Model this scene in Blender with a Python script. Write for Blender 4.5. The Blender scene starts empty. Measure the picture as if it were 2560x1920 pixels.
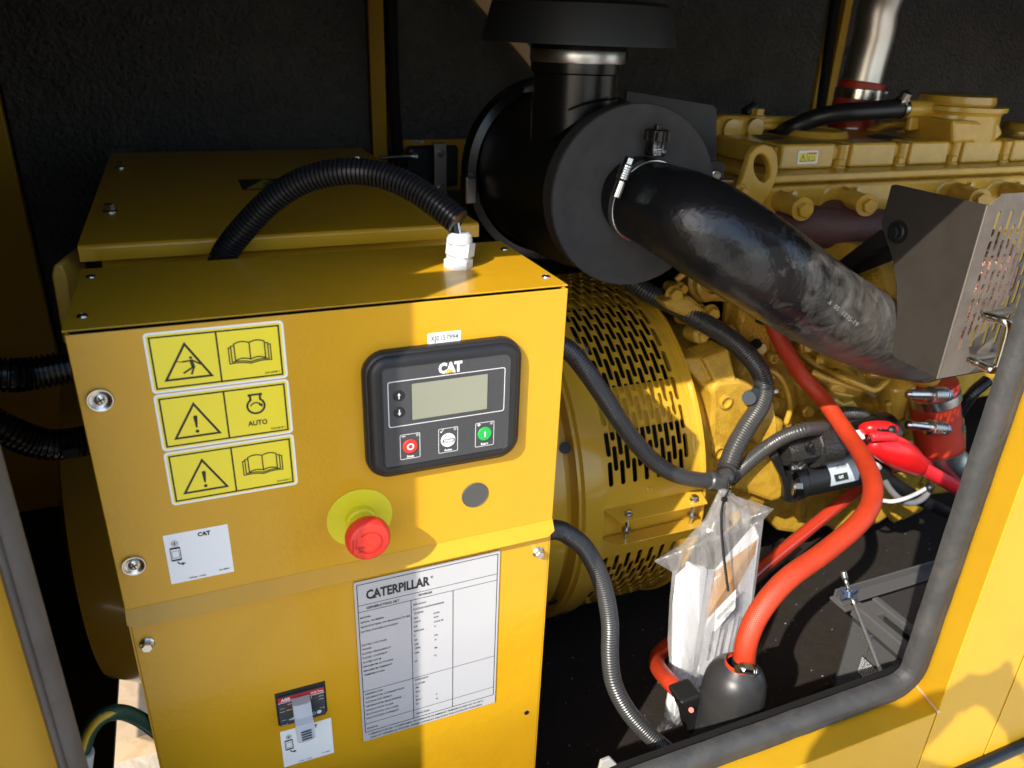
import bpy, bmesh, math, random
import numpy as np
from mathutils import Vector, Matrix
from mathutils.geometry import delaunay_2d_cdt
random.seed(7)
PI = math.pi
S = bpy.context.scene
COL = S.collection
V = Vector
# ---------------------------------------------------------------- camera (real place: x along the set, y into it, z up, metres)
CAM = V((0.09106, -0.5861, 0.2044))
YAW, PIT, ROL, FPX = math.radians(23.4307), math.radians(24.5118), math.radians(2.2208), 1920.99
cy, sy = math.cos(YAW), math.sin(YAW)
FW = V((sy*math.cos(PIT), cy*math.cos(PIT), -math.sin(PIT)))
R0 = V((cy, -sy, 0)); U0 = R0.cross(FW)
RT = R0*math.cos(ROL) + U0*math.sin(ROL)
UP = -R0*math.sin(ROL) + U0*math.cos(ROL)
cam = bpy.data.objects.new('camera', bpy.data.cameras.new('camera'))
COL.objects.link(cam)
M = Matrix((RT, UP, -FW)).transposed().to_4x4(); M.translation = CAM
cam.matrix_world = M
cam.data.sensor_width = 36; cam.data.lens = FPX/2560*36
cam.data.clip_start = 0.02; cam.data.clip_end = 500
cam.data.dof.use_dof = True; cam.data.dof.focus_distance = 0.85; cam.data.dof.aperture_fstop = 9.0
S.camera = cam
# ---------------------------------------------------------------- daylight
SUN_D = V((1.42, 1.0, -1.32)).normalized()          # travel direction of the light
EL = math.asin(-SUN_D.z)
w = bpy.data.worlds.new('World'); S.world = w; w.use_nodes = True
nt = w.node_tree; bg = nt.nodes['Background']
sky = nt.nodes.new('ShaderNodeTexSky'); sky.sky_type = 'NISHITA'; sky.sun_disc = False
sky.sun_elevation = EL; sky.sun_rotation = math.atan2(-SUN_D.x, -SUN_D.y)
sky.air_density = 1.0; sky.dust_density = 1.2
nt.links.new(sky.outputs[0], bg.inputs[0]); bg.inputs[1].default_value = 0.15
sl = bpy.data.lights.new('sun', 'SUN'); sl.energy = 2.85; sl.angle = math.radians(0.5); sl.color = (1.0, 0.93, 0.82)
so = bpy.data.objects.new('sun', sl); COL.objects.link(so); so.location = (-6, -5, 6)
so.rotation_euler = SUN_D.to_track_quat('-Z', 'Y').to_euler()
S.view_settings.view_transform = 'Standard'; S.view_settings.look = 'None'; S.view_settings.exposure = 1.27
S.cycles.max_bounces = 8; S.cycles.transparent_max_bounces = 16; S.cycles.use_denoising = True
S.cycles.sample_clamp_indirect = 4.0
# ---------------------------------------------------------------- from a traced pixel (2560 frame) to a point at a known depth y (or distance)
def ray(u, v): return RT*((u-1280)/FPX) - UP*((v-960)/FPX) + FW
def W(u, v, y): d = ray(u, v); return CAM + d*((y-CAM.y)/d.y)
def WX(u, v, x): d = ray(u, v); return CAM + d*((x-CAM.x)/d.x)
def WZ(u, v, z): d = ray(u, v); return CAM + d*((z-CAM.z)/d.z)
def WD(u, v, t): return CAM + ray(u, v)*t
# ---------------------------------------------------------------- materials
MATS = {}
def mat(name, col, rough=.4, metal=0., bump=None, col2=None, mscale=30., mlo=.45, mhi=.6, coat=0., rvar=0., spec=.5, bump2=None, aniso=None):
    m = bpy.data.materials.new(name); m.use_nodes = True; MATS[name] = m
    n = m.node_tree.nodes; l = m.node_tree.links; b = n['Principled BSDF']
    b.inputs['Base Color'].default_value = (*col, 1); b.inputs['Roughness'].default_value = rough
    b.inputs['Metallic'].default_value = metal; b.inputs['Specular IOR Level'].default_value = spec
    if coat: b.inputs['Coat Weight'].default_value = coat; b.inputs['Coat Roughness'].default_value = .08
    tc = n.new('ShaderNodeTexCoord')
    if col2 is not None:
        t = n.new('ShaderNodeTexNoise'); t.inputs['Scale'].default_value = mscale; t.inputs['Detail'].default_value = 6; t.inputs['Roughness'].default_value = .65
        t.inputs['Distortion'].default_value = .6
        l.new(tc.outputs['Object'], t.inputs['Vector'])
        r = n.new('ShaderNodeValToRGB'); r.color_ramp.elements[0].position = mlo; r.color_ramp.elements[1].position = mhi
        r.color_ramp.elements[0].color = (*col, 1); r.color_ramp.elements[1].color = (*col2, 1)
        l.new(t.outputs['Fac'], r.inputs[0]); l.new(r.outputs[0], b.inputs['Base Color'])
        if rvar:
            mr = n.new('ShaderNodeMapRange'); mr.inputs[1].default_value = mlo; mr.inputs[2].default_value = mhi
            mr.inputs[3].default_value = rough; mr.inputs[4].default_value = rough+rvar
            l.new(t.outputs['Fac'], mr.inputs[0]); l.new(mr.outputs[0], b.inputs['Roughness'])
    prev = None
    for bp in (bump, bump2):
        if not bp: continue
        t = n.new('ShaderNodeTexNoise'); t.inputs['Scale'].default_value = bp[0]; t.inputs['Detail'].default_value = 3
        l.new(tc.outputs['Object'], t.inputs['Vector'])
        k = n.new('ShaderNodeBump'); k.inputs['Strength'].default_value = bp[1]; k.inputs['Distance'].default_value = bp[2]
        l.new(t.outputs['Fac'], k.inputs['Height'])
        if prev: l.new(prev.outputs[0], k.inputs['Normal'])
        prev = k
    if prev: l.new(prev.outputs[0], b.inputs['Normal'])
    return m
YEL = mat('yellow_paint', (.61, .325, .0105), .3, bump=(70, .12, .004), col2=(.585, .31, .010), mscale=9, coat=.25, spec=.4, bump2=(330, .12, .0012))
YFR = mat('yellow_frame_paint', (.62, .350, .015), .38, bump=(30, .08, .004), col2=(.59, .33, .014), mscale=6, coat=.0, spec=.35)
YEN = mat('engine_yellow', (.62, .375, .045), .30, bump=(260, .25, .0012), col2=(.56, .335, .038), mscale=30, coat=.4)
YCA = mat('engine_cast_yellow', (.58, .345, .034), .42, bump=(420, .7, .002), col2=(.47, .27, .024), mscale=40, coat=.2)
YGD = mat('guard_yellow', (.62, .36, .028), .26, bump=(60, .1, .003), coat=.5)
EST = mat('stop_legend_yellow', (.66, .60, .015), .45)
ESR = mat('stop_red', (.78, .035, .02), .4)
FOAM = mat('black_foam', (.052, .048, .0445), .45, bump=(95, 1., .010), bump2=(300, .5, .003), col2=(.07, .063, .057), mscale=14, spec=.6)
FLOOR = mat('floor_brown', (.018, .014, .011), .65, bump=(300, .5, .003), col2=(.028, .022, .017), mscale=60, mlo=.4, mhi=.75)
BLK = mat('black_gloss', (.006, .006, .006), .2, spec=.6)
BLKS = mat('black_satin', (.012, .012, .012), .42, bump=(500, .2, .001))
BLKM = mat('black_matt', (.009, .0085, .008), .75, bump=(400, .3, .001), spec=.25)
PIPEB = mat('pipe_black', (.01, .009, .008), .25, metal=.35)
CONDM = mat('conduit_black', (.014, .014, .015), .27, spec=.6)
CONDG = mat('conduit_sunlit', (.045, .045, .044), .32, spec=.7)  # paler copy of the black conduit, sunlight put into its colour
DISCM = mat('end_cap_rubber', (.04, .0375, .036), .8, bump=(700, .3, .001), col2=(.058, .054, .05), mscale=35, mlo=.35, mhi=.75)
ELB = mat('elbow_rubber', (.010, .010, .0105), .27, bump=(26, .18, .012), col2=(.20, .19, .172), mscale=30, mlo=.30, mhi=.80, rvar=.35, bump2=(90, .2, .004))
def dust_sun_by_x(m, x0, x1):  # dust thinned toward shaded end, thickened toward sunlit end; light put in colour
    n = m.node_tree.nodes; l = m.node_tree.links
    nz = [q for q in n if q.type == 'TEX_NOISE' and q.outputs['Fac'].links and any(k.to_node.type == 'VALTORGB' for k in q.outputs['Fac'].links)][0]
    tc = [q for q in n if q.type == 'TEX_COORD'][0]; sp = n.new('ShaderNodeSeparateXYZ'); l.new(tc.outputs['Object'], sp.inputs[0])
    mr = n.new('ShaderNodeMapRange'); mr.inputs[1].default_value = x0; mr.inputs[2].default_value = x1; mr.inputs[3].default_value = -.36; mr.inputs[4].default_value = .06; l.new(sp.outputs['X'], mr.inputs[0])
    ad = n.new('ShaderNodeMath'); ad.operation = 'ADD'; l.new(nz.outputs['Fac'], ad.inputs[0]); l.new(mr.outputs[0], ad.inputs[1])
    for k in list(nz.outputs['Fac'].links):
        if k.to_node.type in ('VALTORGB', 'MAP_RANGE'): l.new(ad.outputs[0], k.to_socket)
dust_sun_by_x(ELB, .70, .92)
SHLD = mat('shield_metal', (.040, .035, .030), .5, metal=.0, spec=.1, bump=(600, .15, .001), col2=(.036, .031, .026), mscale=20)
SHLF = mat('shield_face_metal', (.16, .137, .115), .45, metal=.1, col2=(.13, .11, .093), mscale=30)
ZINC = mat('zinc', (.62, .62, .6), .25, metal=1., bump=(300, .1, .001))
CHRM = mat('chrome', (.80, .77, .70), .22, metal=1.)
ALU = mat('aluminium', (.62, .60, .57), .33, metal=1., bump=(90, .15, .002), col2=(.52, .5, .47), mscale=18)
DKST = mat('dark_steel', (.035, .035, .037), .45, metal=.7)
SEALM = mat('seal_rubber', (.034, .034, .034), .62, bump=(160, .25, .003), col2=(.066, .062, .056), mscale=18, mlo=.45, mhi=.75)
SEALG = mat('seal_rubber_worn', (.10, .088, .077), .7, bump=(160, .2, .003), col2=(.12, .107, .094), mscale=16)
REDH = mat('red_hose', (.52, .046, .014), .42, col2=(.47, .04, .012), mscale=30)
REDC = mat('red_cable', (.80, .02, .03), .45)
REDB = mat('red_boot', (.78, .012, .014), .3)
REDS = mat('red_silicone', (.5, .045, .02), .4, bump=(500, .2, .001))
WHT = mat('white_label', (.86, .88, .88), .35)
WHP = mat('white_plastic', (.58, .59, .58), .4)
PLATE = mat('plate_silver', (.47, .47, .485), .3, metal=.0, bump=(40, .15, .002), coat=.4)
INK = mat('black_ink', (.018, .017, .015), .5)
INKW = mat('white_ink', (.82, .82, .82), .5)
INKG = mat('grey_ink', (.10, .10, .10), .5)
STY = mat('sticker_yellow', (.90, .74, .025), .38, coat=.3)
ORG = mat('logo_orange', (.80, .42, .02), .45)
LCD = mat('display_glass', (.255, .265, .195), .15, col2=(.25, .26, .19), mscale=8)
DSE = mat('controller_black', (.014, .014, .015), .38, bump=(900, .4, .0008), spec=.5)
DSF = mat('controller_fascia', (.045, .046, .049), .5, bump=(1400, .5, .0005), col2=(.055, .056, .06), mscale=900)
GRNB = mat('green_button', (.01, .40, .06), .4)
REDBT = mat('red_button', (.72, .03, .02), .4)
GREYP = mat('grey_plastic', (.42, .45, .50), .4)
GREYD = mat('grey_dark_plastic', (.055, .06, .07), .4)
EARTH = mat('earth_green', (.006, .05, .034), .45)
EARY = mat('earth_yellow', (.55, .36, .02), .45)
RUST = mat('manifold_brown', (.115, .05, .038), .6, bump=(300, .5, .002), col2=(.09, .04, .034), mscale=14)
COPR = mat('copper_wrap', (.72, .36, .24), .38, metal=.75, bump=(120, .9, .01), col2=(.55, .26, .17), mscale=35)
CONC = mat('concrete', (.50, .455, .39), .85, bump=(40, .4, .01), col2=(.42, .38, .33), mscale=5, mlo=.3, mhi=.7)
PAPER = mat('paper', (.80, .80, .82), .7)
PAPE = mat('paper_edge', (.62, .62, .66), .7)
ENVL = mat('manila', (.42, .19, .02), .6)
WOODM = mat('pale_board', (.55, .40, .25), .7, col2=(.48, .34, .2), mscale=20)
# weave for the silicone hoses
def weave(m, scale):
    n = m.node_tree.nodes; l = m.node_tree.links; b = n['Principled BSDF']
    uv = n.new('ShaderNodeUVMap'); 
    out = None
    for rot in (.9, -.9):
        mp = n.new('ShaderNodeMapping'); mp.inputs['Rotation'].default_value = (0, 0, rot); mp.inputs['Scale'].default_value = (scale, scale, 1)
        wv = n.new('ShaderNodeTexWave'); wv.inputs['Scale'].default_value = 1.0; wv.inputs['Distortion'].default_value = 0
        l.new(uv.outputs[0], mp.inputs[0]); l.new(mp.outputs[0], wv.inputs[0])
        if out is None: out = wv.outputs['Fac']
        else:
            a = n.new('ShaderNodeMath'); a.operation = 'MULTIPLY'; l.new(out, a.inputs[0]); l.new(wv.outputs['Fac'], a.inputs[1]); out = a.outputs[0]
    k = n.new('ShaderNodeBump'); k.inputs['Strength'].default_value = .4; k.inputs['Distance'].default_value = .0010
    l.new(out, k.inputs['Height']); l.new(k.outputs[0], b.inputs['Normal'])
weave(REDH, 150.)
# clear poly bag
def bagmat():
    m = bpy.data.materials.new('clear_bag'); m.use_nodes = True
    n = m.node_tree.nodes; l = m.node_tree.links; n.remove(n['Principled BSDF'])
    out = n['Material Output']
    tr = n.new('ShaderNodeBsdfTransparent'); tr.inputs[0].default_value = (.94, .94, .94, 1)
    tl = n.new('ShaderNodeBsdfTranslucent'); tl.inputs[0].default_value = (.85, .85, .84, 1)
    df = n.new('ShaderNodeBsdfDiffuse'); df.inputs[0].default_value = (.85, .85, .84, 1)
    gl = n.new('ShaderNodeBsdfGlossy'); gl.inputs['Roughness'].default_value = .22
    tc = n.new('ShaderNodeTexCoord'); t = n.new('ShaderNodeTexNoise'); t.inputs['Scale'].default_value = 26; t.inputs['Detail'].default_value = 3; t.inputs['Distortion'].default_value = 1.0
    mp = n.new('ShaderNodeMapping'); mp.inputs['Scale'].default_value = (1.6, 1, .4); l.new(tc.outputs['Object'], mp.inputs[0]); l.new(mp.outputs[0], t.inputs['Vector'])
    k = n.new('ShaderNodeBump'); k.inputs['Strength'].default_value = .5; k.inputs['Distance'].default_value = .01; l.new(t.outputs['Fac'], k.inputs['Height'])
    l.new(k.outputs[0], gl.inputs['Normal'])
    m1 = n.new('ShaderNodeMixShader'); m1.inputs[0].default_value = .5; l.new(df.outputs[0], m1.inputs[1]); l.new(tl.outputs[0], m1.inputs[2])
    rp = n.new('ShaderNodeMapRange'); rp.inputs[1].default_value = .35; rp.inputs[2].default_value = .7; rp.inputs[3].default_value = .16; rp.inputs[4].default_value = .44; l.new(t.outputs['Fac'], rp.inputs[0])
    m2 = n.new('ShaderNodeMixShader'); l.new(rp.outputs[0], m2.inputs[0]); l.new(tr.outputs[0], m2.inputs[1]); l.new(m1.outputs[0], m2.inputs[2])
    m3 = n.new('ShaderNodeMixShader'); m3.inputs[0].default_value = .07; l.new(m2.outputs[0], m3.inputs[1]); l.new(gl.outputs[0], m3.inputs[2])
    l.new(m3.outputs[0], out.inputs[0])
    return m
BAG = bagmat()
# ---------------------------------------------------------------- object helpers
def thing(name, label, cat, loc=(0, 0, 0), group=None):
    o = bpy.data.objects.new(name, None); COL.objects.link(o); o.location = loc; o.empty_display_size = .02
    o['label'] = label; o['category'] = cat
    if group: o['group'] = group
    return o
def tag(o, label, cat, group=None):
    o['label'] = label; o['category'] = cat
    if group: o['group'] = group
    return o
def link(name, me, mt, parent=None, smooth=None, bev=0):
    if mt is not None and not me.materials: me.materials.append(mt)
    o = bpy.data.objects.new(name, me); COL.objects.link(o)
    if parent is not None:
        o.parent = parent
        if parent.type == 'EMPTY': o.matrix_parent_inverse = Matrix.Translation(-V(parent.location))
    if smooth is not None: shade(me, smooth)
    if bev:
        b = o.modifiers.new('bevel', 'BEVEL'); b.width = bev; b.segments = 2; b.limit_method = 'ANGLE'; b.angle_limit = .6
    return o
def shade(me, ang):
    me.polygons.foreach_set('use_smooth', [True]*len(me.polygons)); 
    if ang < 3: me.set_sharp_from_angle(angle=ang)
class MB:
    """collects shapes into one mesh"""
    def __init__(s): s.v = []; s.f = []; s.uv = None
    def add(s, vs, fs):
        b = len(s.v); s.v += [tuple(p) for p in vs]; s.f += [tuple(i+b for i in f) for f in fs]; return s
    def box(s, x0, x1, y0, y1, z0, z1):
        vs = [(x, y, z) for x in (x0, x1) for y in (y0, y1) for z in (z0, z1)]
        return s.add(vs, [(0, 1, 3, 2), (4, 6, 7, 5), (0, 4, 5, 1), (2, 3, 7, 6), (0, 2, 6, 4), (1, 5, 7, 3)])
    def quad(s, a, b, c, d): return s.add([a, b, c, d], [(0, 1, 2, 3)])
    def slab(s, pts, n):
        """polygon pts pushed along vector n"""
        k = len(pts); n = V(n); a = [V(p) for p in pts]; c = [p+n for p in a]
        nrm = sum(((a[i]-a[0]).cross(a[(i+1) % k]-a[0]) for i in range(1, k-1)), V((0, 0, 0)))
        fs = [tuple(range(k)), tuple(range(2*k-1, k-1, -1))] + [(i, k+i, k+(i+1) % k, (i+1) % k) for i in range(k)]
        if nrm.dot(n) > 0: fs = [tuple(reversed(f)) for f in fs]
        return s.add(a+c, fs)
    def lathe(s, prof, o, ax, seg=24, caps=True):
        """prof: (r, h) along axis ax from o"""
        o = V(o); ax = V(ax).normalized(); a = ax.orthogonal().normalized(); b = ax.cross(a)
        vs = []; fs = []; n = len(prof)
        for r, h in prof:
            for i in range(seg):
                t = 2*PI*i/seg; vs.append(o+ax*h+(a*math.cos(t)+b*math.sin(t))*r)
        for k in range(n-1):
            for i in range(seg):
                j = (i+1) % seg; fs.append((k*seg+i, k*seg+j, (k+1)*seg+j, (k+1)*seg+i))
        if caps:
            fs.append(tuple(reversed(range(seg)))); fs.append(tuple(range((n-1)*seg, n*seg)))
        return s.add(vs, fs)
    def cyl(s, a, b, r, r2=None, seg=20):
        a = V(a); b = V(b); return s.lathe([(r, 0), (r if r2 is None else r2, (b-a).length)], a, b-a, seg)
    def hexb(s, o, n, r, h, flange=True):
        if flange: s.lathe([(r*1.35, 0), (r*1.35, h*.18), (r*1.1, h*.32)], o, n, 16)
        return s.lathe([(r, h*.25), (r, h*.92), (r*.9, h)], o, n, 6)
    def tube(s, pts, r, seg=12, step=None, caps=True, rf=None):
        P, L = spline(pts, step or r*.8)
        T = [(P[min(i+1, len(P)-1)]-P[max(i-1, 0)]).normalized() for i in range(len(P))]
        a = T[0].orthogonal().normalized(); vs = []; fs = []
        for i, p in enumerate(P):
            a = (a - T[i]*a.dot(T[i])).normalized(); b = T[i].cross(a)
            rr = rf(L[i], L[-1]) if rf else r
            for k in range(seg):
                t = 2*PI*k/seg; vs.append(p+(a*math.cos(t)+b*math.sin(t))*rr)
        for i in range(len(P)-1):
            for k in range(seg):
                j = (k+1) % seg; fs.append((i*seg+k, i*seg+j, (i+1)*seg+j, (i+1)*seg+k))
        if caps: fs.append(tuple(reversed(range(seg)))); fs.append(tuple(range((len(P)-1)*seg, len(P)*seg)))
        s.tl = L; s.tseg = seg
        return s.add(vs, fs)
    def mesh(s, name):
        me = bpy.data.meshes.new(name); me.from_pydata(s.v, [], s.f); me.update(); return me
    def obj(s, name, mt, parent=None, smooth=.6, bev=0): return link(name, s.mesh(name), mt, parent, smooth, bev)
def spline(pts, step):
    pts = [V(p) for p in pts]
    if len(pts) == 2: dense = [pts[0].lerp(pts[1], i/40) for i in range(41)]
    else:
        e = [pts[0]*2-pts[1]] + pts + [pts[-1]*2-pts[-2]]; dense = []
        for i in range(1, len(e)-2):
            p0, p1, p2, p3 = e[i-1:i+3]
            for k in range(40):
                t = k/40; dense.append(.5*((2*p1)+(p2-p0)*t+(2*p0-5*p1+4*p2-p3)*t*t+(3*p1-p0-3*p2+p3)*t**3))
        dense.append(pts[-1])
    acc = [0.]
    for i in range(1, len(dense)): acc.append(acc[-1]+(dense[i]-dense[i-1]).length)
    n = max(2, int(acc[-1]/step)+1); out = []; L = []; j = 0
    for i in range(n):
        d = acc[-1]*i/(n-1)
        while j < len(acc)-2 and acc[j+1] < d: j += 1
        t = (d-acc[j])/max(1e-9, acc[j+1]-acc[j]); out.append(dense[j].lerp(dense[j+1], min(1, t))); L.append(d)
    return out, L
def corrugated(pts, r, pitch, seg=18, depth=.16):
    m = MB()
    def rf(d, tot):
        t = (d/pitch) % 1.0
        return r*(1-depth) if t < .22 or t > .93 else r
    m.tube(pts, r, seg, step=pitch/6, rf=rf); return m
def hosemesh(name, pts, r, mt, parent=None, seg=20):
    """smooth hose with uv in metres so that its weave follows it"""
    m = MB(); m.tube(pts, r, seg, step=r*.45); me = m.mesh(name); L = m.tl
    uv = me.uv_layers.new(name='UVMap'); circ = 2*PI*r
    for p in me.polygons:
        ks = [me.loops[i].vertex_index % seg for i in p.loop_indices]; wrap = (seg-1 in ks) and (0 in ks)
        for i in p.loop_indices:
            vi = me.loops[i].vertex_index; k = vi % seg
            if wrap and k == 0: k = seg
            uv.data[i].uv = (k/seg*circ, L[min(vi//seg, len(L)-1)])
    return link(name, me, mt, parent, 3.5)
def rrect(x0, x1, z0, z1, r, n=5):
    out = []
    for cx, cz, a0 in ((x1-r, z1-r, 0), (x0+r, z1-r, 90), (x0+r, z0+r, 180), (x1-r, z0+r, 270)):
        for i in range(n+1):
            a = math.radians(a0+90*i/n); out.append((cx+r*math.cos(a), cz+r*math.sin(a)))
    return out
def circ(cx, cz, r, n=24, a0=0, a1=360):
    full = abs(a1-a0) >= 360
    return [(cx+r*math.cos(math.radians(a0+(a1-a0)*i/(n if full else n-1))), cz+r*math.sin(math.radians(a0+(a1-a0)*i/(n if full else n-1)))) for i in range(n)]
class Print:
    """flat print on a plane: o + a*ux + b*uy, lifted along un"""
    def __init__(s, o=(0, 0, 0), ux=(1, 0, 0), uy=(0, 0, 1), un=(0, -1, 0), lift=.0004):
        s.o = V(o); s.ux = V(ux); s.uy = V(uy); s.un = V(un); s.l = lift; s.m = MB()
    def p(s, a, b): return s.o+s.ux*a+s.uy*b+s.un*s.l
    def poly(s, pts): s.m.add([s.p(*q) for q in pts], [tuple(range(len(pts)))]); s.l += 6e-6; return s
    def ring(s, out, inn):
        k = len(out); s.m.add([s.p(*q) for q in out]+[s.p(*q) for q in inn], [(i, (i+1) % k, k+(i+1) % k, k+i) for i in range(k)]); s.l += 6e-6; return s
    def frame(s, x0, x1, z0, z1, t): return s.ring([(x0, z0), (x1, z0), (x1, z1), (x0, z1)], [(x0+t, z0+t), (x1-t, z0+t), (x1-t, z1-t), (x0+t, z1-t)])
    def line(s, pts, t):
        for i in range(len(pts)-1):
            a = V(pts[i]).to_2d() if len(pts[i]) > 2 else V(pts[i]); b = V(pts[i+1])
            d = (b-a); 
            if d.length < 1e-9: continue
            d.normalize(); n = V((-d.y, d.x))*t/2; a2 = a-d*t*.3; b2 = b+d*t*.3
            s.poly([tuple(a2-n), tuple(b2-n), tuple(b2+n), tuple(a2+n)])
        return s
    def text(s, body, x, z, h, al='LEFT', xs=1., bold=0., rot=0.):
        c = bpy.data.curves.new('t', 'FONT'); c.body = body; c.align_x = al; c.size = 1.0; c.resolution_u = 2; c.offset = bold
        ob = bpy.data.objects.new('t', c); me = ob.to_mesh()
        k = h/.70; ca, sa = math.cos(rot), math.sin(rot)
        vs = []
        for q in me.vertices:
            a, b = q.co.x*k*xs, q.co.y*k; vs.append(s.p(x+a*ca-b*sa, z+a*sa+b*ca))
        s.m.add(vs, [tuple(p.vertices) for p in me.polygons]); s.l += 6e-6
        ob.to_mesh_clear(); bpy.data.objects.remove(ob); bpy.data.curves.remove(c); return s
    def obj(s, name, mt, parent): return s.m.obj(name, mt, parent, None)
def dup(o, parent, mtx):
    c = o.copy(); COL.objects.link(c); c.parent = parent
    c.matrix_basis = mtx @ o.matrix_basis
    for ch in list(o.children):
        d = ch.copy(); COL.objects.link(d); d.parent = c
    return c
# ================================================================ SETTING
YS, YK = -.12, -.165                 # plane of the door seal, plane of the outer skin
ZF = -.86                            # enclosure floor
ZG = -1.34                           # ground
m = MB(); m.box(-60, 60, -60, 60, ZG-.3, ZG)
o = m.obj('ground', CONC, None, None); o['kind'] = 'structure'
m = MB(); m.box(-.05, 3.0, -.10, 1.26, ZF-.01, ZF)
m.box(-.6, -.128, -.10, 1.26, ZF-.01, ZF); m.box(-.128, -.05, .95, 1.26, ZF-.01, ZF)
o = m.obj('floor', FLOOR, None, None); o['kind'] = 'structure'
random.seed(3); m = MB()
for k in range(420):
    x, y = random.uniform(.45, 1.7), random.uniform(-.05, .8); r = random.choice((.0005, .0006, .0008, .0012))
    m.box(x-r, x+r, y-r*.8, y+r*.9, ZF-.0005, ZF+r)
o = m.obj('floor_grit', mat('grit', (.36, .34, .31), .7), None, None); o['kind'] = 'stuff'
# ================================================================ ENCLOSURE
enc = thing('generator_enclosure', 'yellow sheet metal generator enclosure with open black lined doorway', 'enclosure', (1.2, .5, ZG))
XL = -.026; X1 = W(2432, 1300, YS).x; X2 = (W(2530, 1300, YK).x+W(2331, 1786, YK).x)/2
Z1 = -.531; Z2 = (W(2331, 1786, YK).z+W(2000, 1913, YK).z)/2
X3 = W(2538, 1696, YK).x; XO = W(60, 1700, YS).x
ZT = .307                            # underside of the door header
# flange that carries the seal
m = MB()
m.box(X1-.034, X1, YS+.002, YS+.004, Z1, ZT); m.box(-.09, X1-.0341, YS+.002, YS+.004, Z1, Z1+.030); m.box(-.09, XL-.012, YS+.002, YS+.004, Z1+.0301, ZT)
m.obj('seal_flange', YFR, enc, None)
# splayed returns from the seal plane out to the skin
m = MB(); m.slab([(X1, YS, Z1), (X1, YS, ZT), (X2, YK, ZT), (X2, YK, Z2)], (.0015, .001, 0)); m.obj('jamb_return', YFR, enc, None, .0006)
m = MB(); m.slab([(-.3, YS, Z1), (X1-.0005, YS, Z1), (X2-.0005, YK, Z2), (-.3, YK, Z2)], (0, .001, -.0015)); m.obj('sill_return', YFR, enc, None, .0006)
m = MB(); m.tube([(X1, YS-.001, Z1+.001), (X2, YK-.001, Z2+.001)], .0022, 8, step=.006); m.obj('weld_bead', mat('weld', (.62, .42, .2), .5), enc)
XJ = W(0, 1437, YS).x
m = MB(); m.slab([(XJ-.0, YS, ZT), (XJ-.0, YS, ZG+.1), (XJ-.035, YS-.012, ZG+.1), (XJ-.035, YS-.012, ZT)], (-.001, .0015, 0)); m.obj('jamb_return', YFR, enc, None)
m = MB(); m.box(-.6, XJ-.035, YS-.0135, YS-.012, ZG+.5, .75); m.obj('front_panel', YFR, enc, None)
m = MB(); m.box(XJ-.060, XJ-.055, YS-.017, YS-.0136, ZG+.5, .3); m.obj('panel_rib', YFR, enc, None, .002)
# outer skin: sill, corner post, next door; a fold is left open between them
def skin(name, pts): m = MB(); m.slab(pts, (0, .0016, 0)); return m.obj(name, YFR, enc, None, .0008)
skin('sill_skin', [(-.02, YK, Z2-.0015), (-.02, YK, -.78), (X2-.001, YK, -.78), (X2-.001, YK, Z2-.0015)])
skin('corner_post', [(X2+.0015, YK, ZT), (X2+.0015, YK, -.78), (X3-.0015, YK, -.78), (X3-.0015, YK, ZT)])
skin('door_skin', [(X3+.0015, YK, ZT), (X3+.0015, YK, -.78), (3.0, YK, -.78), (3.0, YK, -.53), (X3+.16, YK, -.53), (X3+.16, YK, ZT)])
m = MB(); m.box(-.02, 3.0, YK+.004, YK+.006, -.8, Z2-.004); m.box(X2+.004, X3+.155, YK+.0045, YK+.0065, Z2-.0039, ZT); m.obj('inner_skin', YFR, enc, None)
a, b = W(2440, 1912, YK-.004), W(2560, 1858, YK-.004)
m = MB(); m.tube([(a.x-.4, YK-.004, b.z-.002), (b.x+.6, YK-.004, b.z-.002)], .009, 12, step=.05); m.obj('rub_strip', BLK, enc)
m = MB(); m.box(-.02, 3.0, YK-.03, YK+.02, ZG+.15, -.782); m.obj('base_rail', BLKS, enc, None, .004)
m = MB(); m.box(-.02, 3.0, YS+.006, YS+.02, ZF-.01, Z1+.024); m.obj('sill_inner', BLKM, enc, None)
m = MB(); m.slab([W(1497, 1932, YS-.02), W(1504, 1905, YS-.02), W(1527, 1896, YS-.02), W(1543, 1912, YS-.02)], (0, .004, 0)); m.obj('corner_plate', mat('zinc_dull', (.42, .42, .38), .5, metal=.4), enc, None, .001)
# header, roof, end walls, back
m = MB(); m.box(-.6, 3.0, YS, YS+.03, ZT, .75); m.obj('header', YFR, enc, None)
m = MB(); m.box(-.62, 3.02, YS-.02, 1.3, .75, .77); m.obj('roof', FOAM, enc, None)
m = MB(); m.box(-.62, -.6, YS-.02, 1.3, ZF, .75); m.box(3.0, 3.02, YS-.02, 1.3, ZF, .75); m.obj('end_wall', FOAM, enc, None)
m = MB(); m.box(-.62, 3.02, 1.275, 1.29, ZF, .75); m.obj('back_wall', BLKM, enc, None)
YB = 1.25
def post(x0, x1, z0, z1, name='back_post'): m = MB(); m.box(x0, x1, YB-.006, YB+.02, z0, z1); return m.obj(name, YFR, enc, None, .003)
post(.5105, .5445, ZF, .74); post(1.795, 1.8085, ZF, .74); post(1.842, 1.868, ZF, .74); post(-.6, -.214, ZF, .74)
p = [W(1185, 0, 1.15), W(1228, 0, 1.15), W(1420, 230, 1.15), W(1382, 235, 1.15)]
dv = (p[0]-p[3])*.8
m = MB(); m.slab([p[0]+dv, p[1]+dv, p[2], p[3]], (0, .02, 0)); m.obj('diagonal_brace', mat('brace_paint', (.62, .40, .16), .4), enc, None, .002)
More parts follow.
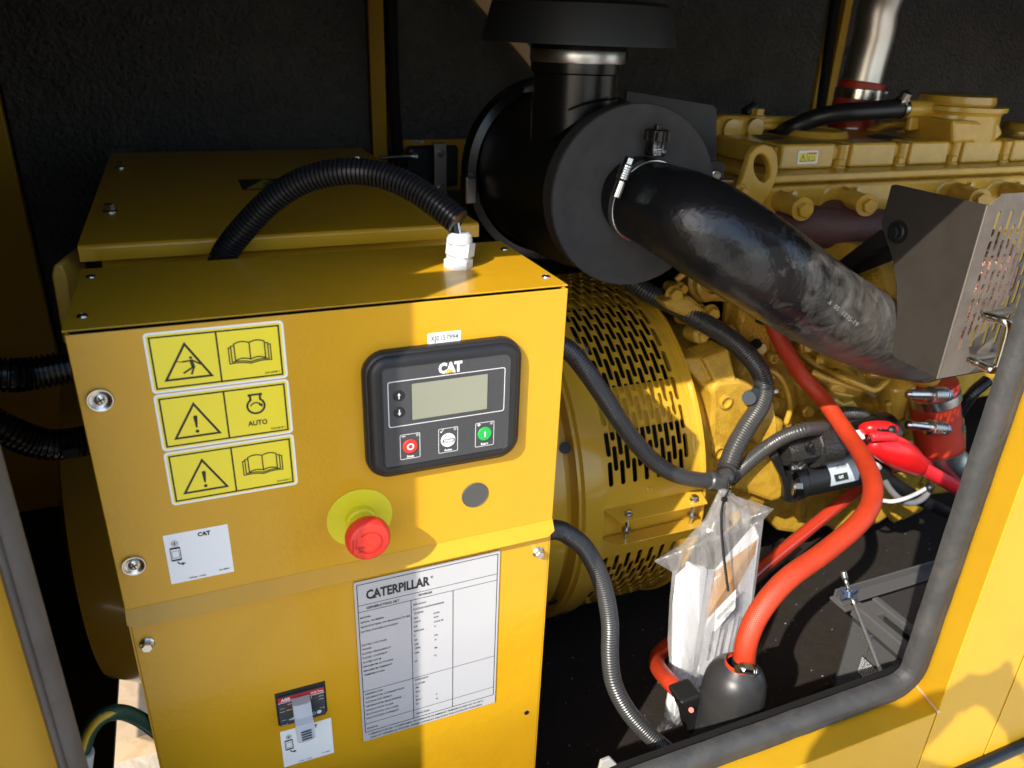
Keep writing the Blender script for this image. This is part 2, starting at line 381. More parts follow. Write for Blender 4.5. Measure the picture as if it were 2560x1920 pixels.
m = MB(); m.tube([W(978, -60, 1.2), W(979, 60, 1.2), W(983, 200, 1.2), W(990, 330, 1.2), W(1003, 440, 1.2)], .013, 12, step=.03); m.obj('back_seal', BLKM, enc)
m = MB(); m.tube([W(2101, -60, 1.24), W(2080, 60, 1.24), W(2050, 280, 1.24), W(2040, 400, 1.24)], .0135, 12, step=.03); m.obj('back_seal', BLKM, enc)
# door seal: a two lobed rubber profile swept round the doorway
def sweep(path, prof, name, mt, closed=False):
    vs = []; fs = []; k = len(prof); n = len(path)
    for i, (x, z) in enumerate(path):
        a = V(path[max(i-1, 0)]); b = V(path[min(i+1, n-1)]); t = (b-a).normalized(); nn = V((-t.y, t.x))
        for d, y in prof: vs.append((x+nn.x*d, YS+y, z+nn.y*d))
    for i in range(n-1):
        for j in range(k-1): fs.append((i*k+j, i*k+j+1, (i+1)*k+j+1, (i+1)*k+j))
    m = MB(); m.add(vs, fs); return m.obj(name, mt, enc, .9)
prof = [(.0215, .002), (.0225, -.006), (.018, -.013), (.010, -.0165), (.002, -.0155), (.000, -.0125), (-.002, -.0135), (-.010, -.0145), (-.018, -.010), (-.0225, -.003), (-.0225, .002)]
xr, zb = X1-.0215, Z1+.0185
prof = [(d*.86, y) for d, y in prof]
path = [(-.3+i*.02, zb) for i in range(int((xr-.034+.3)/.02)+1)]
path += [(xr-.034+.034*math.sin(a), zb+.034-.034*math.cos(a)) for a in [PI/2*i/10 for i in range(11)]]
path += [(xr, zb+.05+.02*i) for i in range(40)]
rs = random.Random(5)
path = [(x+rs.uniform(-.0006, .0006), z+rs.uniform(-.0006, .0006)) for x, z in path]
sweep(path, prof, 'door_seal', SEALM)
xs = (W(0, 1089, YS).x + W(0, 1437, YS).x)/2; hw = (W(0, 1089, YS).x - W(0, 1437, YS).x)/2
profl = [(d/.0225*hw, y) for d, y in prof]
sweep([(xs, .32-.04*i) for i in range(40)], profl, 'door_seal', SEALG)
# ---------------------------------------------------------------- front door, folded back to the left (out of the picture, shades the cabinet)
fd = thing('front_door', 'yellow enclosure door folded fully open to the left of the doorway', 'door', (-.6, -.24, ZG+.5))
L = .25; xb = .2545-1.42*L; zt = 1.32*(L+.0566)
m = MB(); m.box(-1.15, xb, -L, -L+.0235, -.80, zt); m.obj('door_leaf', YFR, fd, None, .001)
m = MB(); m.box(xb-.08, xb-.05, -L+.0236, YS-.02, .1, .16); m.box(xb-.08, xb-.05, -L+.0236, YS-.02, -.5, -.44); m.obj('hinge', BLKS, fd, None)
# ---------------------------------------------------------------- rear doors lined with foam
def foam(x0, x1, z0=ZF, z1=.74):
    m = MB(); nx = max(2, int((x1-x0)/.06)); nz = 26
    for i in range(nx):
        for j in range(nz):
            pass
    m.box(x0, x1, YB, YB+.02, z0, z1); return m
rd = thing('rear_door', 'black foam lined rear door behind the terminal box, left of the yellow post', 'door', (.15, YB, ZF), 'foam lined rear doors')
foam(-.208, .5065).obj('foam_panel', FOAM, rd, None, .004)
rd = thing('rear_door', 'black foam lined rear door with a steel latch, behind the air cleaner', 'door', (1.1, YB, ZF), 'foam lined rear doors')
foam(.549, 1.79).obj('foam_panel', FOAM, rd, None, .004)
fx0, fx1, fz0, fz1 = .571, .7452, -.152, -.033
m = MB(); m.box(fx0, fx1, YB-.004, YB-.0002, fz0, fz1); m.obj('latch_plate', YFR, rd, None)
m = MB(); m.box(.585, .715, YB-.022, YB-.0042, fz0+.01, fz1-.012); la = m.obj('latch_housing', BLKS, rd, None, .008)
m = MB(); m.box(.646, .676, YB-.045, YB-.040, fz0-.005, fz1-.003); m.box(.646, .676, YB-.0401, YB-.0221, fz1-.006, fz1-.003); la2 = m.obj('latch_strap', mat('strap_zinc', (.5, .48, .44), .35, metal=.9), rd, None, .001)
for z in (fz1-.024, fz0+.012):
    m = MB(); m.hexb((.661, YB-.045, z), (0, -1, 0), .0075, .009); m.obj('bolt', ZINC, la2)
m = MB(); a = W(950, 395, YB-.06); b = W(1030, 390, YB-.06); m.cyl(a, b, .0045, seg=10); m.cyl(b, b+V((.012, .0, -.002)), .007, seg=10); m.cyl(b+V((0, 0, .014)), b+V((0, .03, -.012)), .004, seg=8); m.obj('latch_lever', CHRM, rd)
m = MB(); m.box(.60, .635, YB-.006, YB-.0041, fz1-.006, fz1-.001); m.box(.69, .715, YB-.006, YB-.0041, fz0+.001, fz0+.006); m.obj('slot_clip', ZINC, rd, None)
rd = thing('rear_door', 'black foam lined rear door at far right behind the polished pipe', 'door', (2.4, YB, ZF), 'foam lined rear doors')
foam(1.872, 2.99).obj('foam_panel', FOAM, rd, None, .004)
# ================================================================ CONTROL CABINET
cab = thing('control_cabinet', 'yellow generator control cabinet with controller, red stop button and stickers', 'control cabinet', (.2, .09, ZF))
CW = .396
m = MB(); m.box(0, CW, 0, .0015, -.2465, -.0005); m.obj('front_panel', YEL, cab, None, .0007)
m = MB(); fe = V((0, -.010, -.0125)); n = V((0, .0012, .0009))
m.slab([(.0, -.0002, -.2466), (.0004, -.0075, -.2562), (.0060, -.010, -.2592), (.3875, -.010, -.2592), (CW-.0004, -.0070, -.2556), (CW, -.0002, -.2466)], n); m.obj('drip_lip', YEL, cab, None)
m = MB(); m.box(.0016, .3944, .001, .0025, -.86, -.2560); m.obj('lower_panel', YEL, cab, None, .0006)
m = MB(); m.box(-.0025, CW+.004, .0085, .172, -.0012, .0003); m.obj('top_panel', YEL, cab, None, .0005)
m = MB(); m.box(0, .0015, .0016, .172, -.86, -.0013); m.box(CW-.0015, CW, .0016, .172, -.86, -.0013); m.obj('side_panel', YEL, cab, None)
m = MB(); m.box(.0016, CW-.0016, .1695, .1715, -.86, -.0015); m.obj('back_panel', YEL, cab, None)
m = MB(); m.box(.002, CW-.002, .012, .168, -.8, -.004); m.obj('cabinet_interior', BLKM, cab, None)
m = MB(); m.box(.003, .02, .003, .0045, -.006, -.0018); m.box(.02, .034, .003, .0045, -.006, -.0024); m.obj('corner_tab', YEL, cab, None)
m = MB(); m.box(CW+.0002, CW+.006, .022, .05, -.163, -.053); m.obj('side_connector', mat('connector_grey', (.10, .10, .105), .5), cab, None, .001)
m = MB(); m.box(CW+.0002, CW+.005, .02, .045, -.225, -.182); m.obj('side_connector', MATS['connector_grey'], cab, None, .001)
def rivet(o, n, r, par, mt=ZINC):
    m = MB(); m.lathe([(r, 0), (r*.93, r*.22), (r*.7, r*.42), (r*.35, r*.52), (r*.28, r*.40)], o, n, 18); return m.obj('rivet', mt, par, 1.2)
for x, y in ((.0072, .1440), (.0088, .0375), (.3905, .1385), (.3903, .0352)): rivet((x, y, .0003), (0, 0, 1), .0042, cab)
# cup washers with cross head screws
for x, z in ((.0142, -.0524), (.0136, -.2027)):
    m = MB(); m.lathe([(.0093, 0), (.0095, .0012), (.0088, .0026), (.0074, .0026), (.0058, .0012), (.0042, .0010)], (x, 0, z), (0, -1, 0), 32); wsh = m.obj('cup_washer', ZINC, cab, 1.)
    m = MB(); m.lathe([(.0043, .0008), (.0043, .0016), (.0030, .0022), (.0, .0022)], (x, 0, z), (0, -1, 0), 24, False); m.obj('screw', ZINC, wsh, 1.)
    p = Print(lift=.0023)
    for a in (.35, .35+PI/2):
        c, s_ = math.cos(a), math.sin(a); p.line([(x-c*.0026, z-s_*.0026), (x+c*.0026, z+s_*.0026)], .0012)
    p.obj('cross_recess', DKST, wsh)
for x, z in ((.0112, -.2863), (.3818, -.2837)):
    m = MB(); m.hexb((x, .001, z), (0, -1, 0), .0046, .0075); m.obj('bolt', ZINC, cab, .5)
m = MB(); m.lathe([(.0134, 0), (.0134, .0010), (.0127, .0014), (.0122, .0011)], (.3108, 0, -.1987), (0, -1, 0), 40); m.obj('blanking_plug', mat('plug_steel', (.10, .10, .095), .5, metal=.4), cab, .5)
m = MB(); m.lathe([(.0030, 0), (.0030, .0006), (.0018, .0006)], (.3799, .001, -.5116), (0, -1, 0), 16); m.obj('rivet', BLKS, cab)  # black disc stands for a small hole, its dark put into the colour
# cable gland on top
gx, gy = .3232, .0890
m = MB(); m.lathe([(.0138, .0003), (.0138, .0075), (.0132, .0085)], (gx, gy, 0), (.0, .0, 1), 6)
m.lathe([(.0115, .008), (.0115, .012)], (gx, gy, 0), (0, 0, 1), 24)
gl = m.obj('cable_gland', WHP, cab, .4)
m = MB(); m.lathe([(.0128, .0112), (.0136, .0122), (.0136, .0235), (.0130, .0245)], (gx, gy, 0), (.12, .03, 1), 6)
m.lathe([(.0122, .024), (.0122, .0275), (.0112, .0312), (.0085, .0335), (.0062, .0332)], (gx, gy, 0), (.12*.3, 0, 1), 28); m.obj('gland_nut', WHP, gl, .5)
# ---- stickers
def sticker(name, x0, x1, z0, z1, r, mt, par=cab, y=0., t=.0003):
    m = MB(); m.slab([(x, y, z) for x, z in rrect(x0, x1, z0, z1, r)], (0, -t, 0)); return m.obj(name, mt, par, None)
def logo(P, Pt, x, z, h, wd):
    """three bold condensed letters with a triangle at the foot of the middle one"""
    P.text('CAT', x, z, h, 'LEFT', wd/h*.42, .055)
    Pt.poly([(x+wd*.27, z-h*.04), (x+wd*.76, z-h*.04), (x+wd*.515, z+h*.40)])
def book(p, cx, cz, s):
    t = .052*s
    for d, drop in ((.22, .16), (.11, .08)):
        p.line([(cx-(.62+d)*s, cz+(.38-drop)*s), (cx-(.72+d)*s, cz+(.38-drop)*s), (cx-(.72+d)*s, cz-(.42+drop)*s)], t)
        p.line([(cx+(.62+d)*s, cz+(.38-drop)*s), (cx+(.72+d)*s, cz+(.38-drop)*s), (cx+(.72+d)*s, cz-(.42+drop)*s)], t)
        n = 5
        for sg in (-1, 1): p.line([(cx+sg*(.72+d)*s*(1-i/n), cz-(.42+drop)*s+.05*s*math.sin(PI*i/n)-(.07*s*i/n)) for i in range(n+1)], t)
    for sg in (-1, 1):
        n = 6
        p.line([(cx+sg*.68*s*(i/n), cz+(.40+.09*math.sin(PI*i/n))*s) for i in range(n+1)], t)
        p.line([(cx+sg*.68*s*(i/n), cz-(.44-.09*math.sin(PI*i/n))*s) for i in range(n+1)], t)
        p.line([(cx+sg*.68*s, cz+.40*s), (cx+sg*.68*s, cz-.44*s)], t)
    p.line([(cx, cz+.40*s), (cx, cz-.44*s)], t)
def triangle(p, a, b, c, t):
    A, B, C_ = V(a), V(b), V(c); g = (A+B+C_)/3
    inn = [tuple(g+(q-g)*(1-t)) for q in (A, B, C_)]; p.ring([a, b, c], inn)
for k, (zt_, num) in enumerate(((-.0043, '229-5048 1'), (-.0542, '224-6818 1'), (-.1044, '224-0554 3'))):
    x0, x1, z1, z0 = .0494, .1490, zt_, zt_-.0489
    st = sticker('warning_sticker', x0, x1, z0, z1, .0032, WHT)
    p = Print(lift=.00045); p.poly(rrect(x0+.0017, x1-.0017, z0+.0017, z1-.0017, .0022)); p.obj('yellow_field', STY, st)
    p = Print(lift=.0006); p.frame(x0+.0031, x1-.0033, z0+.0031, z1-.0033, .0013); p.line([(.0993, z1-.0036), (.0993, z0+.0034)], .0013)
    p.text(num, x1-.0055, z0+.0058, .0017, 'RIGHT', 1.05, .02)
    triangle(p, (.0765, z1-.0095), (.0588, z0+.0090), (.0942, z0+.0090), .17)
    if k == 0:
        cx, cz = .0795, z0+.0195
        p.poly(circ(cx, cz+.0068, .0011, 14)); p.line([(cx, cz+.0045), (cx+.0010, cz-.0010)], .0026)
        p.line([(cx-.0002, cz+.0044), (cx-.0058, cz+.0041)], .0012); p.line([(cx+.0008, cz+.0046), (cx+.0062, cz+.0008)], .0012)
        p.line([(cx+.0004, cz-.0012), (cx-.0062, cz-.0052)], .0014); p.line([(cx+.0014, cz-.0012), (cx-.0008, cz-.0066)], .0014)
        p.line([(cx-.0104, cz+.0046), (cx-.0088, cz+.0046), (cx-.0076, cz+.0040), (cx-.0060, cz+.0041)], .0006)
    else:
        cx, cz = .0765, z0+.0130
        p.poly([(cx-.0016, cz+.0135), (cx-.0008, cz+.0147), (cx+.0008, cz+.0147), (cx+.0016, cz+.0135), (cx+.0006, cz+.0040), (cx-.0006, cz+.0040)]); p.poly(circ(cx, cz+.0008, .0014, 16))
    if k == 1:
        cx, cz = .1222, z0+.0290
        p.line(circ(cx, cz, .0066, 26, 122, 418), .0016); p.line([(cx-.0037, cz+.0056), (cx-.0037, cz+.0095), (cx-.0050, cz+.0095)], .0016); p.line([(cx+.0037, cz+.0056), (cx+.0037, cz+.0095), (cx+.0050, cz+.0095)], .0016)
        p.line([(cx-.0050, cz+.0100), (cx+.0050, cz+.0100)], .0016); p.line(circ(cx, cz-.0018, .0046, 10, 150, 40), .0010); p.poly([(cx+.0050, cz+.0016), (cx+.0018, cz+.0010), (cx+.0050, cz-.0018)])
        p.text('AUTO', cx, z0+.0118, .0044, 'CENTER', .85, .02)
    else: book(p, .1223, z0+.0270, .0165)
    p.obj('pictograms', INK, st)
# small square labels (their square codes are left out)
def info_label(x0, x1, z0, z1, y, par):
    st = sticker('information_label', x0, x1, z0, z1, .0004, WHT, par, y); W_ = x1-x0; H = z1-z0; lf = -y+.0005
    p = Print(lift=lf); pt = Print(lift=lf+.0001); logo(p, pt, x0+W_*.52, z1-H*.135, H*.075, H*.17)
    p.line(circ(x0+W_*.155, z1-H*.185, H*.052, 20), .0003); p.line([(x0+W_*.155-H*.052, z1-H*.185), (x0+W_*.155+H*.052, z1-H*.185)], .00025); p.line(circ(x0+W_*.155, z1-H*.185, H*.028, 14), .00025)
    p.text('i', x0+W_*.155, z1-H*.215, H*.06, 'CENTER', 1.2, .03)
    px, pz = x0+W_*.145, z1-H*.40
    p.ring(rrect(px-.0040, px+.0040, pz-.0068, pz+.0068, .0010), rrect(px-.0035, px+.0035, pz-.0052, pz+.0050, .0004))
    p.line([(px-.0028, pz+.0030), (px-.0028, pz-.0035), (px+.0028, pz-.0035), (px+.0028, pz+.0030), (px-.0028, pz+.0030)], .0003)
    p.line(circ(px+.0040, pz-.0075, .0034, 8, 190, 275), .0010); p.poly([(px+.0066, pz-.0105), (px+.0036, pz-.0092), (px+.0036, pz-.0124)])
    p.text('P4397J6 - 137980', x0+W_*.42, z0+H*.045, .0013, 'CENTER', 1., .02); p.text('621-4886 1', x1-W_*.05, z0+H*.085, .0014, 'RIGHT', 1., .02)
    p.obj('lettering', INK, st); pt.obj('logo_triangle', ORG, st)
info_label(.0384, .0887, -.2296, -.1802, 0., cab)
info_label(.1095, .1598, -.4828, -.4332, .001, cab)
st = sticker('serial_label', .2655, .2952, -.0383, -.0288, .0012, WHT)
p = Print(lift=.0005); p.text('XJ0157994', .2803, -.0360, .0048, 'CENTER', .82, .014); p.obj('lettering', INKG, st)
# ---- controller
def ctl(inset, n=8):
    x0, x1, z0, z1 = .2085+inset, .3500-inset, -.1580+inset, -.0386-inset; out = []
    xc, zc = (x0+x1)/2, (z0+z1)/2
    for x, z in rrect(x0, x1, z0, z1, max(.004, .019-inset), n):
        k = (x-xc)/((x1-x0)/2); out.append((x+k*.0020*(1-((z-zc)/((z1-z0)/2))**2), z+((z-zc)/((z1-z0)/2))*.0008*(1-k*k)))
    return out
rings = [(0, 0), (0, -.0050), (.0012, -.0078), (.0030, -.0086), (.0034, -.0084), (.0042, -.0102), (.0064, -.0122), (.0095, -.0130), (.0122, -.0128), (.0128, -.0118)]
m = MB(); k = None
for ins, y in rings:
    R_ = ctl(ins); k = len(R_); b = len(m.v); m.v += [(x, y, z) for x, z in R_]
    if b: m.f += [(b-k+i, b-k+(i+1) % k, b+(i+1) % k, b+i) for i in range(k)]
m.f.append(tuple(range(len(m.v)-k, len(m.v))))
con = m.obj('controller', DSE, cab, .8)
sticker('fascia', .2226, .3385, -.1450, -.0510, .0012, DSF, con, -.0119, .0003)
lf = .0124
p = Print(lift=lf); pt = Print(lift=lf+.0001); logo(p, pt, .2713, -.0612, .0089, .0175); p.text('.', .2896, -.0540, .003, 'LEFT')
def rbox(p, x0, x1, z0, z1, r, t): p.ring(rrect(x0, x1, z0, z1, r), rrect(x0+t, x1-t, z0+t, z1-t, r-t*.6))
rbox(p, .2267, .3328, -.1062, -.0633, .0022, .0006)
for x0, x1 in ((.2360, .2540), (.2708, .2889), (.3055, .3236)): rbox(p, x0, x1, -.1394, -.1148, .0012, .0004)
p.text('Stop', .2450, -.1380, .0022, 'CENTER', 1.15, .025); p.text('Auto', .2798, -.1380, .0022, 'CENTER', 1.15, .025); p.text('Start', .3145, -.1380, .0022, 'CENTER', 1.15, .025)
p.line([(.2378, -.1166), (.2406, -.1166)], .0006); p.line([(.3073, -.1168), (.3103, -.1168)], .0007); p.line([(.3088, -.1153), (.3088, -.1183)], .0007); p.line([(.2724, -.1175), (.2734, -.1186), (.2754, -.1155)], .0006)
p.obj('white_print', INKW, con); pt.obj('logo_triangle', ORG, con)
p = Print(lift=lf+.0002)
for x in (.2522, .2868, .3214): p.poly(circ(x-.0006, -.1168, .0014, 16))
p.obj('indicator_lamp', mat('lamp_grey', (.32, .33, .33), .5), con)
sticker('display', .2474, .3161, -.1016, -.0674, .0004, LCD, con, -.01245, .0003)
p = Print(lift=.0126); p.frame(.2471, .3164, -.1019, -.0671, .0006); p.obj('display_rim', INK, con)
def button(name, x, z, r, mt, h=.0008):
    m = MB(); m.lathe([(r, .0122), (r, .0122+h), (r*.92, .0126+h)], (x, 0, z), (0, -1, 0), 30); return m.obj(name, mt, con, .6)
b = button('stop_button', .2450, -.1270, .0067, REDBT); p = Print(lift=.0136); p.ring(circ(.2450, -.1270, .0033, 24), circ(.2450, -.1270, .0020, 24)); p.obj('stop_symbol', INKW, con)
b = button('auto_button', .2798, -.1270, .0067, mat('white_button', (.80, .80, .79), .4)); p = Print(lift=.0136); p.frame(.2745, .2851, -.1289, -.1251, .0005); p.text('AUTO', .2798, -.1281, .0023, 'CENTER', 1.35); p.obj('auto_symbol', INK, con)
b = button('start_button', .3145, -.1266, .0067, GRNB); p = Print(lift=.0136); p.line([(.3145, -.1240), (.3145, -.1292)], .0013); p.obj('start_symbol', INKW, con)
for z, s_ in ((-.0769, 1), (-.0925, -1)):
    b = button('arrow_button', .2361, z, .0049, mat('arrow_black', (.012, .012, .012), .5) if s_ == 1 else MATS['arrow_black'], .0004)
    p = Print(lift=.0132); p.line([(.2361, z-.0026*s_), (.2361, z+.0008*s_)], .0008); p.poly([(.2347, z+.0004*s_), (.2375, z+.0004*s_), (.2361, z+.0028*s_)]); p.obj('arrow_symbol', INKW, con)
# ---- emergency stop
ex, ez = .2000, -.1993
m = MB(); m.lathe([(.0300, 0), (.0300, .0010), (.0295, .0014)], (ex, 0, ez), (0, -1, 0), 56); es = m.obj('emergency_stop', EST, cab, .6)
m = MB(); m.lathe([(.0140, .0013), (.0138, .0085), (.0125, .0098), (.0122, .0103), (.0122, .0180), (.0112, .0250), (.0112, .0290)], (ex, 0, ez), (0, -1, 0), 40); m.obj('stop_collar', EST, es, .5)
m = MB(); m.lathe([(.0120, .0285), (.0170, .0262), (.0192, .0275), (.0198, .0310), (.0195, .0350), (.0182, .0388), (.0160, .0402), (.0, .0405)], (ex, 0, ez), (0, -1, 0), 56, False); hd = m.obj('stop_head', ESR, es, .9)
p = Print(lift=.0409); DR = mat('stop_red_groove', (.45, .012, .008), .5)
p.line([(ex+.0105*math.cos(math.radians(a)), ez+.0105*math.sin(math.radians(a))) for a in range(130, -151, -12)], .0011)
aa = math.radians(-152); ax_, az_ = ex+.0105*math.cos(aa), ez+.0105*math.sin(aa)
p.line([(ax_+.0040, az_+.0010), (ax_-.0012, az_+.0022), (ax_+.0004, az_-.0032)], .0010); p.obj('stop_arrow', DR, es)
p = Print(lift=.0405); p.text('Schneider', ex-.0145, ez-.0072, .0024, 'LEFT', 1., .0, PI/2*.94); p.text('Electric', ex-.0113, ez-.0040, .0024, 'LEFT', 1., .0, PI/2*.94); p.obj('lettering', DR, es)
# ---- breaker
bx0, bx1, bz0, bz1 = .1090, .1570, -.4254, -.3821
m = MB(); m.slab([(x, .001, z) for x, z in ((bx0, bz0+.002), (bx0+.002, bz0), (bx1-.003, bz0), (bx1, bz0+.003), (bx1, bz1), (bx0, bz1))], (0, -.0004, 0)); brk = m.obj('breaker', INK, cab, None)
m = MB(); m.box(bx0+.0020, bx1-.0020, -.0016, .0006, bz0+.0012, bz1-.0048); m.obj('breaker_face', GREYD, brk, None, .0006)
p = Print(lift=.0019); p.poly([(bx0+.0022, bz1-.0108), (bx1-.0022, bz1-.0108), (bx1-.0022, bz1-.0052), (bx0+.0022, bz1-.0052)])
p.line([(bx0+.009, bz1-.0172), (bx0+.016, bz1-.0172)], .0007); p.line([(bx1-.016, bz1-.0162), (bx1-.008, bz1-.0162)], .0007); p.obj('red_band', mat('breaker_red', (.55, .02, .025), .4), brk)
p = Print(lift=.0021); p.text('ABB', bx0+.0048, bz1-.0098, .0036, 'LEFT', .95, .03); p.text('SACE Tmax', bx1-.0028, bz1-.0095, .0024, 'RIGHT', .72, .02)
p.line([(bx0+.0022, bz1-.0112), (bx1-.0022, bz1-.0112)], .0007); p.text('on', bx0+.0105, bz1-.0155, .0022, 'LEFT', 1.2, .01); p.text('I', bx1-.0150, bz1-.0148, .0024, 'LEFT', 1.2, .01)
p.text('off', bx0+.0105, bz0+.0072, .0028, 'LEFT', 1.1, .01); p.ring(circ(bx1-.0135, bz0+.0078, .0019, 18), circ(bx1-.0135, bz0+.0078, .0012, 18)); p.poly(circ(bx1-.0085, bz0+.0080, .0024, 18))
for z in (bz1-.0182, bz1-.0226, bz0+.0095): p.line([(bx0+.0030, z), (bx0+.0075, z)], .0004)
for z in (bz1-.0150, bz1-.0190, bz0+.0125): p.line([(bx1-.0075, z), (bx1-.0030, z)], .0004)
p.line([(bx0+.0030, bz0+.0030), (bx0+.0075, bz0+.0030), (bx0+.0092, bz0+.0045)], .0004); p.obj('white_print', INKW, brk)
p = Print(lift=.0021); p.line([(bx0+.009, bz0+.0096), (bx0+.016, bz0+.0096)], .0006); p.line([(bx1-.016, bz1-.0205), (bx1-.008, bz1-.0205)], .0006); p.line([(bx1-.016, bz0+.0125), (bx1-.008, bz0+.0125)], .0006); p.obj('green_print', mat('breaker_green', (.01, .22, .09), .4), brk)
p = Print(lift=.0021); p.line([(bx0+.009, bz1-.0222), (bx0+.016, bz1-.0222)], .0007); p.obj('yellow_print', STY, brk)
hx0, hx1 = .1236, .1405
m = MB()
for i, (z, y, wv) in enumerate(((bz1-.008, -.012, 1.), (bz1-.020, -.017, 1.), (bz1-.0235, -.0225, 1.), (bz1-.040, -.0265, 1.), (bz1-.0435, -.0245, .96))):
    xc = (hx0+hx1)/2; hw_ = (hx1-hx0)/2*wv; b = len(m.v)
    m.v += [(xc-hw_, y+.009, z), (xc-hw_, y, z), (xc-hw_*.6, y-.0012, z-.0004), (xc+hw_*.6, y-.0012, z-.0004), (xc+hw_, y, z), (xc+hw_, y+.009, z)]
    if b: m.f += [(b-6+j, b-6+(j+1) % 6, b+(j+1) % 6, b+j) for j in range(6)]
m.f += [tuple(range(5, -1, -1)), tuple(range(len(m.v)-6, len(m.v)))]
bh = m.obj('breaker_handle', GREYP, brk, .6)
m = MB()
for k in range(4):
    z = bz1-.0300-.0026*k; y = -.0242-.0012-.00063*k*1.0-.0006; m.slab([(hx0+.004, y, z), (hx1-.003, y, z+.0005), (hx1-.003, y-.0001, z-.0004), (hx0+.004, y-.0001, z-.0009)], (0, -.0006, 0))
m.obj('grip_lines', mat('navy_ink', (.012, .016, .05), .5), brk, None)
# ---- nameplate
npy = .001
m = MB(); m.slab([(x, npy-.0012, z) for x, z in rrect(.1906, .3390, -.4786, -.2703, .0014)], (0, -.0004, 0)); pl = m.obj('nameplate', PLATE, cab, None)
lf = .0009
p = Print(lift=lf)
F0, F1, G0, G1 = .1929, .3368, -.4660, -.2737
p.frame(F0, F1, G0, G1, .0007)
for z in (-.2988, -.3067, -.4090, -.4541): p.line([(F0, z), (F1, z)], .0005)
p.line([(.2454, -.3067), (.2454, G0)], .0006); p.line([(.2889, -.3067), (.2889, G0)], .0006)
p.text('CATERPILLAR', .2015, -.2927, .0104, 'LEFT', .69, .035); p.text('®', .2655, -.2855, .0032, 'LEFT', .8)
p.poly([(.2056, -.2932), (.2122, -.2932), (.2089, -.2888)])
p.text('GENERATING SET', .2012, -.3045, .0028, 'LEFT', 1.02, .02); p.text('ISO8528', .2530, -.3035, .0024, 'LEFT', 1.15, .02)
def row(body, u, v, h=.0020): q = W(860+u/3.19, 1340+v/3.19, 0.); p.text(body, q.x, q.z, h, 'LEFT', 1.12, .012)
for body, u, v in (('MODEL', 127, 660), ('SERIAL NUMBER', 130, 696), ('MONTH/YEAR OF MANUFACTURE', 133, 733), ('RATED POWER-STANDBY', 134, 771), ('RATED VOLTAGE', 141, 877), ('PHASE', 144, 910), ('RATED FREQUENCY', 145, 945), ('RATED CURRENT', 147, 979), ('RATED R.P.M', 150, 1014), ('MAXIMUM ALTITUDE', 152, 1047), ('MAXIMUM AMBIENT', 155, 1081), ('TEMPERATURE', 158, 1114),
    ('GENERATOR', 166, 1266), ('GENERATOR CONNECTION', 168, 1298), ('RATING ISO 8528-3', 171, 1330), ('GENERATOR ENCLOSURE', 173, 1362), ('INSULATION CLASS', 175, 1394), ('EXCITATION VOLTAGE', 177, 1426), ('EXCITATION CURRENT', 179, 1457), ('ENGINE', 184, 1536),
    ('DE165GC', 548, 552), ('CATDE165HN7G00376', 549, 589), ('12/2022', 551, 622), ('163', 552, 659), ('130.4', 553, 691), ('0.8', 553, 727), ('400/230', 554, 763), ('3', 555, 797), ('50', 556, 833), ('235', 557, 868), ('1500', 558, 899), ('100', 559, 937), ('25', 560, 1001),
    ('NTL04333', 565, 1150), ('S_STAR', 566, 1184), ('PR', 567, 1213), ('IP21', 568, 1246), ('H', 569, 1280), ('45.4', 569, 1309), ('4.1', 570, 1340), ('NRG13540', 572, 1418),
    ('KVA', 712, 618), ('kW', 713, 650), ('COS Ø', 714, 686), ('V', 715, 722), ('Hz', 717, 792), ('A', 718, 828), ('M', 719, 893), ('°C', 710, 956), ('V', 728, 1262), ('A', 729, 1296)):
    row(body, u, v)
row('* GENERATOR SET IS DESIGNED TO OPERATE IN AMBIENT TEMPERATURES UP TO 50°C', 192, 1583, .00205); row('AND AT HIGHER ALTITUDES. PLEASE CONSULT FACTORY FOR OUTPUTS AVAILABLE', 208, 1606, .00205)
p.obj('lettering', INK, pl)
# ================================================================ TERMINAL BOX
tb = thing('terminal_box', 'yellow terminal box with a wide flat lid, behind the control cabinet', 'terminal box', (.2, .55, -.2))
lz, ly0, ly1, lx0, lx1 = .004, .243, .86, -.0105, .401
m = MB()
rr = .0045
vs = []
for x in (lx0, lx1):
    vs += [(x, ly1, lz)] + [(x, ly0+rr-rr*math.sin(a), lz-rr+rr*math.cos(a)) for a in [PI/2*i/5 for i in range(6)]] + [(x, ly0, lz-.016)]
k = len(vs)//2
m.add(vs, [(i, i+1, k+i+1, k+i) for i in range(k-1)]); m.obj('lid', YEL, tb, 1.2)
m = MB(); m.box(lx0, lx0+.0015, ly0+.001, ly1, lz-.016, lz-.0015); m.box(lx1-.0015, lx1, ly0+.001, ly1, lz-.016, lz-.0015); m.obj('lid_edge', YEL, tb, None)
m = MB(); m.box(.006, .385, .262, .84, -.3, lz-.004); m.obj('box_body', YEL, tb, None)
for x, y in ((.0094, .7048), (.0108, .3932), (.36, .7048), (.37, .3932)):
    m = MB(); m.hexb((x, y, lz), (0, 0, 1), .0060, .0095); m.obj('bolt', ZINC, tb, .5)
q = [W(596, 450, 0) for _ in ()]
px0, px1, py0, py1 = .163, .236, .495, .575
m = MB(); m.slab([(px0, py0, lz), (px1, py0, lz), (px1, py1, lz), (px0, py1, lz)], (0, 0, .0003)); wl = m.obj('hazard_label', INK, tb, None)
p = Print((px0, py0, lz+.0003), (1, 0, 0), (0, 1, 0), (0, 0, 1), .0003); p.poly([(.004, .006), (.066, .006), (.035, .074)]); p.obj('yellow_field', mat('label_yellow_dull', (.55, .42, .02), .5), wl)
p = Print((px0, py0, lz+.0003), (1, 0, 0), (0, 1, 0), (0, 0, 1), .0006); p.line([(.042, .052), (.030, .034), (.038, .032), (.028, .012)], .005); p.obj('lightning_mark', INK, wl)
